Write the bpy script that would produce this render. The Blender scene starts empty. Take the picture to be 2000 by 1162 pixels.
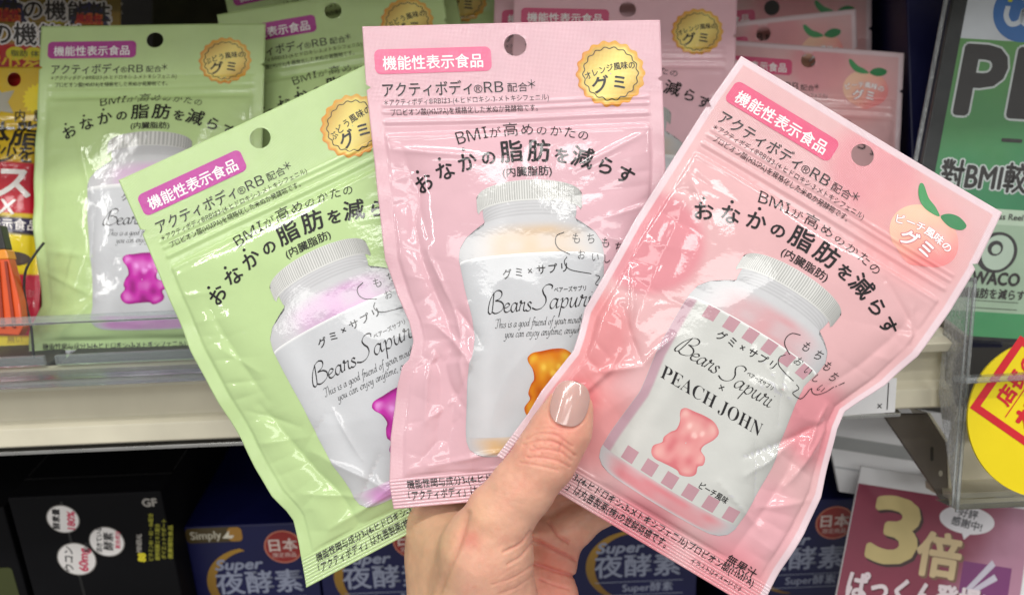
import bpy, bmesh, math, random
import numpy as np
from mathutils import Vector

# ------------------------------------------------------------------ camera, world, lamps, exposure
SC = bpy.context.scene
COL = SC.collection
FPX = 1732.0                       # focal length in pixels of the 2000 px wide photograph
PITCH, ROLL = math.radians(20), math.radians(2.5)
X0 = np.array([1., 0, 0]); F0 = np.array([0, math.cos(PITCH), -math.sin(PITCH)]); U0 = np.array([0, math.sin(PITCH), math.cos(PITCH)])
XC = math.cos(ROLL) * X0 - math.sin(ROLL) * U0
UC = math.sin(ROLL) * X0 + math.cos(ROLL) * U0
FC = F0

def P(px, py, d):
    return d * (FC + (px - 1000) / FPX * XC - (py - 581) / FPX * UC)
def ray(px, py):
    return FC + (px - 1000) / FPX * XC - (py - 581) / FPX * UC
def PY(px, py, Y):
    r = ray(px, py); return r * (Y / r[1])
def PZ(px, py, Z):
    r = ray(px, py); return r * (Z / r[2])

from mathutils import Matrix
cam = bpy.data.cameras.new('camera')
cam.sensor_width = 36; cam.lens = 36 * FPX / 2000
cam.clip_start = .01; cam.clip_end = 60
cam.dof.use_dof = True; cam.dof.focus_distance = .325; cam.dof.aperture_fstop = 11
cam_o = bpy.data.objects.new('camera', cam); COL.objects.link(cam_o)
cam_o.matrix_world = Matrix(((XC[0], UC[0], -FC[0], 0), (XC[1], UC[1], -FC[1], 0), (XC[2], UC[2], -FC[2], 0), (0, 0, 0, 1)))
SC.camera = cam_o

w = bpy.data.worlds.new('World'); SC.world = w; w.use_nodes = True
w.node_tree.nodes['Background'].inputs[0].default_value = (1, .98, .95, 1)
w.node_tree.nodes['Background'].inputs[1].default_value = .32

def area_lamp(x, y, z, lx, ly, power, look, col=(1, .985, .95)):
    l = bpy.data.lights.new('tube_or_fill_lamp', 'AREA'); l.shape = 'RECTANGLE'; l.size = lx; l.size_y = ly
    l.energy = power; l.color = col
    o = bpy.data.objects.new('tube_or_fill_lamp', l); COL.objects.link(o)
    o.location = (x, y, z)
    o.rotation_euler = (Vector(look) - Vector((x, y, z))).to_track_quat('-Z', 'Y').to_euler()
# fluorescent tubes on the shop ceiling, above and behind the camera, plus one fill
area_lamp(0.0, -0.55, 1.45, 2.4, .11, 18, (0, .33, -.1))
area_lamp(0.3, 0.02, 1.35, 2.4, .05, 5, (0, .33, -.1))
area_lamp(-1.3, -0.9, 1.2, .06, 1.6, 9, (0, .33, -.1))
area_lamp(1.2, -0.5, 1.2, .06, 1.6, 6, (0, .33, -.1))
area_lamp(-.32, -1.62, 1.46, .50, .26, 4.2, (0, .33, -.1))
area_lamp(.40, -1.62, 1.46, .46, .26, 3.6, (0, .33, -.1))
area_lamp(0.0, -3.4, 1.5, 3.2, .5, 26, (0, .33, -.1))  # added low-angle fill that brightens the shelf rows, not a ceiling tube

SC.view_settings.view_transform = 'Standard'; SC.view_settings.look = 'None'
SC.view_settings.exposure = 0; SC.view_settings.gamma = 1; SC.view_settings.use_curve_mapping = False
SC.render.engine = 'CYCLES'
SC.cycles.use_denoising = True
SC.cycles.max_bounces = 8; SC.cycles.transparent_max_bounces = 16
SC.cycles.caustics_reflective = False; SC.cycles.caustics_refractive = False

# ------------------------------------------------------------------ helpers
def lin(c):
    c = np.asarray(c, float) / 255.
    return np.where(c <= .04045, c / 12.92, ((c + .055) / 1.055) ** 2.4)

def lerp(a, b, t): return a + (b - a) * t
def sstep(e0, e1, x):
    t = np.clip((x - e0) / (e1 - e0), 0, 1); return t * t * (3 - 2 * t)

def _hash(ix, iy, seed):
    n = (ix.astype(np.int64) * 374761393 + iy.astype(np.int64) * 668265263 + seed * 144665) & 0x7fffffff
    n = ((n ^ (n >> 13)) * 1274126177) & 0x7fffffff
    n = (n ^ (n >> 16)) & 0xffff
    return n / 65535.0
def vnoise(x, y, seed=0):
    ix = np.floor(x); iy = np.floor(y); fx = x - ix; fy = y - iy
    fx = fx * fx * fx * (fx * (fx * 6 - 15) + 10); fy = fy * fy * fy * (fy * (fy * 6 - 15) + 10)
    ix = ix.astype(np.int64); iy = iy.astype(np.int64)
    return lerp(lerp(_hash(ix, iy, seed), _hash(ix + 1, iy, seed), fx), lerp(_hash(ix, iy + 1, seed), _hash(ix + 1, iy + 1, seed), fx), fy)

# ------------------------------------------------------------------ materials (all node based)
def mat(name, col=(.8, .8, .8), rough=.5, metal=0., coat=0., coat_rough=.05, attr=None, bump=None, spec=.5, noise=.06, nscale=60, sss=0.):
    m = bpy.data.materials.new(name); m.use_nodes = True
    nt = m.node_tree; b = nt.nodes['Principled BSDF']
    def N(t): return nt.nodes.new(t)
    tc = N('ShaderNodeTexCoord')
    nz = N('ShaderNodeTexNoise'); nz.inputs['Scale'].default_value = nscale; nz.inputs['Detail'].default_value = 5
    nt.links.new(tc.outputs['Object'], nz.inputs['Vector'])
    mp = N('ShaderNodeMapRange'); mp.inputs[1].default_value = .3; mp.inputs[2].default_value = .7
    mp.inputs[3].default_value = 1 - noise; mp.inputs[4].default_value = 1 + noise
    nt.links.new(nz.outputs['Fac'], mp.inputs[0])
    mul = N('ShaderNodeVectorMath'); mul.operation = 'SCALE'
    if attr:
        at = N('ShaderNodeAttribute'); at.attribute_name = attr; nt.links.new(at.outputs['Color'], mul.inputs[0])
    else:
        rgb = N('ShaderNodeRGB'); rgb.outputs[0].default_value = (*[float(x) for x in col], 1); nt.links.new(rgb.outputs[0], mul.inputs[0])
    nt.links.new(mp.outputs[0], mul.inputs['Scale'])
    nt.links.new(mul.outputs[0], b.inputs['Base Color'])
    rr = N('ShaderNodeMapRange'); rr.inputs[1].default_value = .3; rr.inputs[2].default_value = .7
    rr.inputs[3].default_value = rough * .88; rr.inputs[4].default_value = min(1, rough * 1.14)
    nt.links.new(nz.outputs['Fac'], rr.inputs[0]); nt.links.new(rr.outputs[0], b.inputs['Roughness'])
    b.inputs['Metallic'].default_value = metal
    b.inputs['Specular IOR Level'].default_value = spec
    b.inputs['Coat Weight'].default_value = coat; b.inputs['Coat Roughness'].default_value = coat_rough
    if sss:
        b.inputs['Subsurface Weight'].default_value = sss
        b.inputs['Subsurface Radius'].default_value = (1, .35, .2); b.inputs['Subsurface Scale'].default_value = .004
    if bump:
        scale, strength, dist = bump
        n2 = N('ShaderNodeTexNoise'); n2.inputs['Scale'].default_value = scale; n2.inputs['Detail'].default_value = 4
        nt.links.new(tc.outputs['Object'], n2.inputs['Vector'])
        bp = N('ShaderNodeBump'); bp.inputs['Strength'].default_value = strength; bp.inputs['Distance'].default_value = dist
        nt.links.new(n2.outputs['Fac'], bp.inputs['Height']); nt.links.new(bp.outputs[0], b.inputs['Normal'])
        if coat: nt.links.new(bp.outputs[0], b.inputs['Coat Normal'])
    return m

def film_mat(name, rough, coat, crinkle):
    """printed plastic film: colour from the print, embossed heat seals, fine crinkle"""
    m = mat(name, attr='Col', rough=rough, spec=.2, coat=coat, coat_rough=.06, noise=.03, nscale=90)
    nt = m.node_tree; b = nt.nodes['Principled BSDF']
    N = nt.nodes.new; L = nt.links.new
    uv = N('ShaderNodeUVMap'); uv.uv_map = 'print'
    seal = N('ShaderNodeAttribute'); seal.attribute_name = 'seal'
    sx = N('ShaderNodeSeparateXYZ'); L(uv.outputs[0], sx.inputs[0])
    def math_(op, a, bb=None):
        n = N('ShaderNodeMath'); n.operation = op
        for i, v in enumerate((a, bb)):
            if v is None: continue
            if isinstance(v, (int, float)): n.inputs[i].default_value = v
            else: L(v, n.inputs[i])
        return n.outputs[0]
    per = 5.2
    dx = math_('SINE', math_('MULTIPLY', math_('ADD', sx.outputs[0], sx.outputs[1]), 2 * math.pi / per))
    dy = math_('SINE', math_('MULTIPLY', math_('SUBTRACT', sx.outputs[0], sx.outputs[1]), 2 * math.pi / per))
    emb = math_('MULTIPLY', math_('MULTIPLY', dx, dy), seal.outputs['Fac'])
    nz = N('ShaderNodeTexNoise'); nz.inputs['Scale'].default_value = .16; nz.inputs['Detail'].default_value = 3
    L(uv.outputs[0], nz.inputs['Vector'])
    nz2 = N('ShaderNodeTexNoise'); nz2.inputs['Scale'].default_value = .035; nz2.inputs['Detail'].default_value = 2
    L(uv.outputs[0], nz2.inputs['Vector'])
    h = math_('ADD', math_('MULTIPLY', emb, .40), math_('ADD', math_('MULTIPLY', nz.outputs['Fac'], .5 * crinkle), math_('MULTIPLY', nz2.outputs['Fac'], 2.2 * crinkle)))
    bp = N('ShaderNodeBump'); bp.inputs['Strength'].default_value = .55; bp.inputs['Distance'].default_value = .00022
    L(h, bp.inputs['Height']); L(bp.outputs[0], b.inputs['Normal']); L(bp.outputs[0], b.inputs['Coat Normal'])
    return m
FILM = film_mat('printed_film', .48, 1.0, .30)
FILM_SOFT = film_mat('printed_film_shelf', .45, .9, .5)
PRINT = mat('printed_card', attr='Col', rough=.42, coat=.25, coat_rough=.15, noise=.05, nscale=70)
PRINT_MATT = mat('printed_carton', attr='Col', rough=.38, coat=.2, coat_rough=.2, noise=.08, nscale=40)

def clear_mat(name, tint=(.93, .95, .96), rough=.03, amount=.10):
    m = bpy.data.materials.new(name); m.use_nodes = True; nt = m.node_tree
    for n in list(nt.nodes):
        if n.type != 'OUTPUT_MATERIAL': nt.nodes.remove(n)
    out = [n for n in nt.nodes if n.type == 'OUTPUT_MATERIAL'][0]
    tr = nt.nodes.new('ShaderNodeBsdfTransparent'); tr.inputs[0].default_value = (*tint, 1)
    gl = nt.nodes.new('ShaderNodeBsdfGlossy'); gl.inputs['Roughness'].default_value = rough
    fr = nt.nodes.new('ShaderNodeFresnel'); fr.inputs['IOR'].default_value = 1.18
    df = nt.nodes.new('ShaderNodeBsdfDiffuse'); df.inputs[0].default_value = (.75, .77, .78, 1)
    nz = nt.nodes.new('ShaderNodeTexNoise'); nz.inputs['Scale'].default_value = 35; nz.inputs['Detail'].default_value = 6
    mr = nt.nodes.new('ShaderNodeMapRange'); mr.inputs[1].default_value = .35; mr.inputs[2].default_value = .75
    mr.inputs[3].default_value = amount * .6; mr.inputs[4].default_value = amount * 1.5
    nt.links.new(nz.outputs['Fac'], mr.inputs[0])
    m0 = nt.nodes.new('ShaderNodeMixShader'); nt.links.new(mr.outputs[0], m0.inputs[0])
    nt.links.new(tr.outputs[0], m0.inputs[1]); nt.links.new(df.outputs[0], m0.inputs[2])
    mx = nt.nodes.new('ShaderNodeMixShader')
    nt.links.new(fr.outputs[0], mx.inputs[0]); nt.links.new(m0.outputs[0], mx.inputs[1]); nt.links.new(gl.outputs[0], mx.inputs[2])
    nt.links.new(mx.outputs[0], out.inputs[0])
    return m
CLEAR = clear_mat('clear_acrylic', amount=.03)
HAZY = clear_mat('hazy_acrylic', (.95, .96, .97), .15, .34)
SLEEVE = clear_mat('clear_sleeve', (.95, .96, .96), .12, .012)
CLEAR_EDGE = clear_mat('clear_acrylic_edge', (.86, .89, .9), .1, .22)

# ------------------------------------------------------------------ object helpers
def root(name, loc, label, cat, group=None):
    o = bpy.data.objects.new(name, None); COL.objects.link(o); o.location = [float(x) for x in loc]
    o.empty_display_size = .01
    o['label'] = label; o['category'] = cat
    if group: o['group'] = group
    o['_o'] = [float(x) for x in loc]
    return o
def origin_of(o):
    while o.parent: o = o.parent
    return np.array(o.location)

def link(name, V, F, material, parent=None, col=None, uv=None, seal=None, nrm=None, smooth=True, label=None):
    """one mesh object from world-space vertices; colour / print coordinates per vertex"""
    V = np.asarray(V, float)
    off = origin_of(parent) if parent is not None else np.zeros(3)
    me = bpy.data.meshes.new(name)
    if isinstance(F, np.ndarray):
        nf, k = F.shape
        me.vertices.add(len(V)); me.vertices.foreach_set('co', (V - off).ravel())
        me.loops.add(nf * k); me.loops.foreach_set('vertex_index', F.ravel().astype(np.int32))
        me.polygons.add(nf); me.polygons.foreach_set('loop_start', np.arange(0, nf * k, k, dtype=np.int32))
        me.update(calc_edges=True)
    else:
        me.from_pydata((V - off).tolist(), [], F)
        me.update()
    me.polygons.foreach_set('use_smooth', np.full(len(me.polygons), smooth))
    if col is not None:
        c = np.ones((len(V), 4)); c[:, :3] = col
        a = me.attributes.new('Col', 'FLOAT_COLOR', 'POINT'); a.data.foreach_set('color', c.ravel().astype(np.float32))
    if uv is not None:
        li = np.empty(len(me.loops), np.int32); me.loops.foreach_get('vertex_index', li)
        u = me.uv_layers.new(name='print'); u.data.foreach_set('uv', np.asarray(uv, np.float32)[li].ravel())
    if seal is not None:
        a = me.attributes.new('seal', 'FLOAT', 'POINT'); a.data.foreach_set('value', np.asarray(seal, np.float32))
    if nrm is not None:
        me.normals_split_custom_set_from_vertices(np.asarray(nrm).tolist())
    me.materials.append(material)
    o = bpy.data.objects.new(name, me); COL.objects.link(o)
    if parent is not None: o.parent = parent
    if label: o['label'] = label
    return o

def grid_faces(nr, nc):
    i = np.arange((nr - 1) * nc).reshape(nr - 1, nc)[:, :-1].ravel()
    return np.stack([i, i + nc, i + nc + 1, i + 1], 1)

def tag(o, label, cat, group=None, kind=None):
    o['label'] = label; o['category'] = cat
    if group: o['group'] = group
    if kind: o['kind'] = kind
    return o

# ------------------------------------------------------------------ lettering: 2D outlines of glyphs
_gc = {}
def glyphs(s, off=0., res=3, shear=0.):
    k = (s, round(off, 4), res, shear)
    if k not in _gc:
        c = bpy.data.curves.new('g', 'FONT'); c.body = s; c.size = 1; c.offset = off; c.resolution_u = res; c.fill_mode = 'FRONT'; c.shear = shear
        o = bpy.data.objects.new('g', c); COL.objects.link(o)
        dg = bpy.context.evaluated_depsgraph_get()
        me = bpy.data.meshes.new_from_object(o.evaluated_get(dg))
        v = np.empty(len(me.vertices) * 3); me.vertices.foreach_get('co', v)
        f = [tuple(p.vertices) for p in me.polygons]
        bpy.data.objects.remove(o); bpy.data.curves.remove(c); bpy.data.meshes.remove(me)
        _gc[k] = (v.reshape(-1, 3)[:, :2].copy(), f)
    return _gc[k]

class Art:
    """2D print (x right, y down, in print units): pieces = (verts, faces, colour, lift, part)"""
    def __init__(s): s.p = []
    def add(s, part, v, f, col, lift):
        v = np.asarray(v, float)
        if len(v) == 0: return
        c = np.asarray(col, float)
        if c.ndim == 1: c = np.tile(c, (len(v), 1))
        s.p.append((part, v, list(f), c, lift))
    def text(s, part, txt, x, y, size, col, lift, width=None, off=0., rot=0., shear=0., center=False, bold=0., res=3, xs=1.):
        v, f = glyphs(txt, off, res, shear)
        if len(v) == 0: return
        v = v.copy(); x0, x1 = v[:, 0].min(), v[:, 0].max()
        v[:, 0] -= x0
        sx = size * xs if width is None else width / (x1 - x0)
        v = np.stack([v[:, 0] * sx, -v[:, 1] * size], 1)
        if center: v[:, 0] -= (x1 - x0) * sx / 2
        cr, sr = math.cos(rot), math.sin(rot)
        reps = [(0, 0)] if not bold else [(0, 0)] + [(bold * math.cos(t), bold * math.sin(t)) for t in np.arange(4 if bold < 2 else 12) * 2 * math.pi / (4 if bold < 2 else 12)]
        for i, (bx, by) in enumerate(reps):
            q = v + (bx, by)
            q = np.stack([q[:, 0] * cr - q[:, 1] * sr + x, q[:, 0] * sr + q[:, 1] * cr + y], 1)
            s.add(part, q, f, col, lift + i * .004)
    def arc(s, part, chars, cx, apex, R, size, col, lift, bold=0., off=0., dots=False):
        """chars: list of (glyph, x position along the arc from the centre, relative size)"""
        for ch, x, rs in chars:
            th = x / R
            px = cx + R * math.sin(th); py = apex + R * (1 - math.cos(th))
            v, f = glyphs(ch, off)
            v = v.copy(); v[:, 0] -= (v[:, 0].min() + v[:, 0].max()) / 2
            q = np.stack([v[:, 0] * size * rs, -v[:, 1] * size * rs], 1)
            c, sn = math.cos(th), math.sin(th)
            for i, (bx, by) in enumerate([(0, 0)] if not bold else [(0, 0), (bold, 0), (-bold, 0), (0, bold), (0, -bold)]):
                w = q + (bx, by)
                s.add(part, np.stack([w[:, 0] * c - w[:, 1] * sn + px, w[:, 0] * sn + w[:, 1] * c + py], 1), f, col, lift + i * .006)
            if dots:
                s.disc(part, px + sn * size * rs * 1.02 , py - c * size * rs * 1.02, 3.3, 3.3, col, lift, 10)
    def disc(s, part, x, y, rx, ry, col, lift, n=40, rot=0.):
        t = np.linspace(0, 2 * math.pi, n, endpoint=False)
        v = np.stack([rx * np.cos(t), ry * np.sin(t)], 1)
        c, sn = math.cos(rot), math.sin(rot)
        v = np.stack([v[:, 0] * c - v[:, 1] * sn + x, v[:, 0] * sn + v[:, 1] * c + y], 1)
        s.add(part, v, [tuple(range(n))[::-1]], col, lift)
    def rect(s, part, x0, y0, x1, y1, col, lift, r=0., cuts=1):
        if r <= 0:
            s.add(part, [(x0, y0), (x0, y1), (x1, y1), (x1, y0)], [(0, 1, 2, 3)], col, lift); return
        v = []
        for cx, cy, a0 in ((x1 - r, y1 - r, 0), (x0 + r, y1 - r, 90), (x0 + r, y0 + r, 180), (x1 - r, y0 + r, 270)):
            for k in range(7):
                a = math.radians(a0 + k * 15); v.append((cx + r * math.cos(a), cy + r * math.sin(a)))
        s.add(part, v, [tuple(range(len(v)))[::-1]], col, lift)
    def poly(s, part, pts, col, lift):
        s.add(part, pts, [tuple(range(len(pts)))], col, lift)
    def stroke(s, part, pts, wd, col, lift, nib=None, closed=False, n=8, taper=False):
        p = catmull(np.asarray(pts, float), n, closed)
        d = np.gradient(p, axis=0)
        if closed: d = np.roll(p, -1, 0) - np.roll(p, 1, 0)
        l = np.maximum(np.hypot(d[:, 0], d[:, 1]), 1e-9)[:, None]; d = d / l
        nn = np.stack([-d[:, 1], d[:, 0]], 1)
        ww = np.full(len(p), wd)
        if nib is not None:
            th = np.arctan2(d[:, 1], d[:, 0]); ww = wd * (.22 + .78 * np.abs(np.sin(th - nib)) ** 1.3)
        if taper:
            t = np.linspace(0, 1, len(p)); ww = ww * np.clip(np.minimum(t, 1 - t) * 8 + .25, 0, 1)
        a = p + nn * ww[:, None] / 2; b = p - nn * ww[:, None] / 2
        m = len(p); v = np.concatenate([a, b])
        f = [(i, i + 1, m + i + 1, m + i) for i in range(m - 1)]
        if closed: f.append((m - 1, 0, m, 2 * m - 1))
        s.add(part, v, f, col, lift)

def catmull(p, n, closed=False):
    if len(p) < 3 and not closed:
        t = np.linspace(0, 1, n + 1)[:, None]; return p[0] * (1 - t) + p[-1] * t
    if closed: q = np.concatenate([p[-1:], p, p[:2]])
    else: q = np.concatenate([2 * p[:1] - p[1:2], p, 2 * p[-1:] - p[-2:-1]])
    out = []
    t = np.linspace(0, 1, n, endpoint=False)[:, None]
    for i in range(1, len(q) - 2):
        a, b, c, d = q[i - 1], q[i], q[i + 1], q[i + 2]
        out.append(.5 * (2 * b + (c - a) * t + (2 * a - 5 * b + 4 * c - d) * t ** 2 + (3 * b - a - 3 * c + d) * t ** 3))
    out = np.concatenate(out)
    return out if closed else np.concatenate([out, p[-1:]])

# a small pen-drawn script alphabet (x-height 1): (advance, strokes)
SCRIPT = {
 'B': (1.5, [[(.52,2.3),(.46,1.7),(.38,.9),(.28,.2),(.1,-.08),(-.1,.12),(-.06,.7),(.14,1.5),(.5,2.2),(.9,2.5),(1.25,2.35),(1.3,1.95),(1.05,1.55),(.62,1.36)], [(.62,1.36),(1.15,1.25),(1.45,.9),(1.4,.4),(1.02,.06),(.6,-.06),(.3,.1)]]),
 'S': (1.25, [[(1.3,2.05),(1.32,2.35),(1.05,2.52),(.72,2.4),(.52,2.02),(.62,1.6),(.85,1.15),(.86,.6),(.55,.12),(.1,-.02),(-.3,.18)]]),
 'T': (1.15, [[(-.05,1.75),(.2,2.05),(.8,2.0),(1.4,2.2)], [(.78,2.02),(.62,1.0),(.48,.15),(.2,-.02),(.0,.2)]]),
 'a': (.86, [[(.66,.8),(.46,1.0),(.2,.85),(.05,.45),(.1,.1),(.28,0),(.5,.3),(.68,.95)], [(.7,1.0),(.62,.4),(.66,.05),(.9,.2)]]),
 'e': (.72, [[(.08,.45),(.45,.6),(.6,.82),(.45,1.0),(.2,.88),(.05,.48),(.1,.12),(.35,0),(.72,.22)]]),
 'r': (.72, [[(.05,.05),(.12,.5),(.25,1.05),(.17,1.2),(.12,1.02),(.35,.9),(.58,.98),(.52,.5),(.52,.12),(.68,.04),(.82,.2)]]),
 's': (.66, [[(.58,.82),(.4,1.0),(.2,.85),(.3,.6),(.5,.35),(.44,.08),(.2,0),(-.02,.14)]]),
 'p': (.84, [[(.06,.8),(.24,1.0),(.2,.3),(.1,-.95)], [(.2,.45),(.48,.95),(.7,.86),(.7,.35),(.5,.02),(.2,.12)]]),
 'u': (.86, [[(.03,.8),(.18,1.0),(.12,.35),(.24,.02),(.45,.2),(.64,.95)], [(.66,1.0),(.6,.3),(.68,.03),(.9,.2)]]),
 'i': (.46, [[(.05,.8),(.2,1.0),(.14,.3),(.22,.02),(.46,.2)], [(.27,1.42),(.30,1.5)]]),
 'h': (.84, [[(.18,2.0),(.12,1.0),(.05,0)], [(.08,.4),(.36,.95),(.54,.88),(.5,.3),(.58,.03),(.82,.18)]]),
 'g': (.76, [[(.62,.85),(.4,1),(.15,.8),(.08,.35),(.25,.05),(.5,.35),(.66,1.0)], [(.66,1.0),(.56,-.2),(.35,-.75),(.05,-.6)]]),
 'o': (.76, [[(.4,1),(.15,.8),(.07,.4),(.25,.0),(.52,.15),(.64,.6),(.5,.95),(.36,.98)]]),
 'd': (.86, [[(.6,.85),(.4,1),(.15,.8),(.08,.35),(.25,.03),(.5,.35),(.66,1.0)], [(.82,2.0),(.68,1.0),(.62,.2),(.78,.05)]]),
 'f': (.6, [[(.85,1.85),(.65,2.05),(.46,1.6),(.28,.3),(.12,-.7),(-.1,-.8)], [(.05,.95),(.6,1.0)]]),
 'n': (.84, [[(.03,.8),(.17,1.0),(.08,0)], [(.1,.4),(.36,.95),(.54,.86),(.5,.28),(.58,.03),(.82,.18)]]),
 'm': (1.24, [[(.03,.8),(.17,1.0),(.08,0)], [(.1,.4),(.34,.95),(.5,.86),(.44,.0)], [(.46,.4),(.72,.95),(.9,.86),(.86,.28),(.95,.03),(1.2,.18)]]),
 'y': (.8, [[(.03,.8),(.18,1),(.12,.4),(.24,.05),(.45,.2),(.62,.95)], [(.66,1.0),(.52,-.3),(.25,-.8),(-.05,-.6)]]),
 't': (.5, [[(.34,1.6),(.18,.5),(.2,.05),(.48,.18)], [(.0,1.02),(.55,1.06)]]),
 'c': (.62, [[(.55,.85),(.35,1),(.1,.72),(.05,.35),(.2,.03),(.58,.2)]]),
 'j': (.4, [[(.2,.98),(.1,-.3),(-.1,-.8),(-.35,-.6)], [(.24,1.42),(.27,1.5)]]),
 'w': (1.05, [[(.03,.85),(.14,.95),(.14,.3),(.25,.02),(.45,.3),(.52,.9)], [(.52,.9),(.52,.2),(.68,.02),(.88,.4),(.95,1)]]),
 ',': (.3, [[(.1,.12),(.02,-.28)]]),
}
def script(art, part, txt, x, y, xh, width, col, lift, pen, gap=.55):
    tot = 0; pos = []
    for ch in txt:
        pos.append(tot); tot += gap if ch == ' ' else SCRIPT[ch][0]
    sx = width / tot; k = 0
    for ch, x0 in zip(txt, pos):
        if ch == ' ': continue
        for st in SCRIPT[ch][1]:
            q = [(x + sx * (x0 + a) + .2 * b * xh, y - b * xh) for a, b in st]
            art.stroke(part, q, pen, col, lift + (k % 9) * .004, nib=math.radians(-38), n=6 if pen > 2 else 3); k += 1

# ------------------------------------------------------------------ projecting print onto a surface
def cut2d(v, f, c, step):
    """slice a flat piece along a grid so that it can follow a curved sheet"""
    mn, mx = v.min(0), v.max(0)
    if (mx - mn).max() < step * 1.5: return v, f, c
    bm = bmesh.new(); vs = [bm.verts.new((p[0], p[1], 0)) for p in v]
    for q in f:
        try: bm.faces.new([vs[i] for i in q])
        except ValueError: pass
    ribbed = step <= 7 and mn[1] > 880
    for ax in (0, 1):
        st = 1.65 if ribbed and ax == 1 else step
        k = math.floor(mn[ax] / st) + 1
        while k * st < mx[ax]:
            co = [0, 0, 0]; no = [0, 0, 0]; co[ax] = k * st; no[ax] = 1
            bmesh.ops.bisect_plane(bm, geom=bm.verts[:] + bm.edges[:] + bm.faces[:], dist=1e-5, plane_co=co, plane_no=no)
            k += 1
    bm.verts.index_update()
    v2 = np.array([x.co[:2] for x in bm.verts]); f2 = [tuple(x.index for x in q.verts) for q in bm.faces]
    bm.free()
    if (c == c[0]).all(): c2 = np.tile(c[0], (len(v2), 1))
    else:
        c2 = np.array([c[((v - p) ** 2).sum(1).argmin()] for p in v2])
    return v2, f2, c2

def print_on(art, S, parent_of, material, step=7., unit=1e-4, flat=False, smooth=True):
    """S(a, b) -> (positions, normals).  One mesh per part name."""
    parts = {}
    for part, v, f, c, lift in art.p:
        if not flat: v, f, c = cut2d(v, f, c, step)
        if len(v) == 0 or not f: continue
        parts.setdefault(part, []).append((v, f, c, lift))
    made = {}
    for part, lst in parts.items():
        V, F, C, LI = [], [], [], []; n = 0
        for v, f, c, lift in lst:
            V.append(v); C.append(c); LI.append(np.full(len(v), lift)); F += [tuple(i + n for i in q) for q in f]; n += len(v)
        V = np.concatenate(V); C = np.concatenate(C); LI = np.concatenate(LI)
        pos, nrm = S(V[:, 0], V[:, 1])
        # faces must look along the surface normal
        out = []
        for q in F:
            p = V[list(q)]; ar = 0
            x, y = p[:, 0], p[:, 1]; ar = (x * np.roll(y, -1) - np.roll(x, -1) * y).sum()
            out.append(q if ar < 0 else q[::-1])
        made[part] = link(part, pos + nrm * (LI * unit)[:, None], out, material, parent_of(part, made), col=C, uv=V, seal=np.clip(sstep(152, 140, V[:, 1]), 0, 1), nrm=nrm)
    return made

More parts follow.
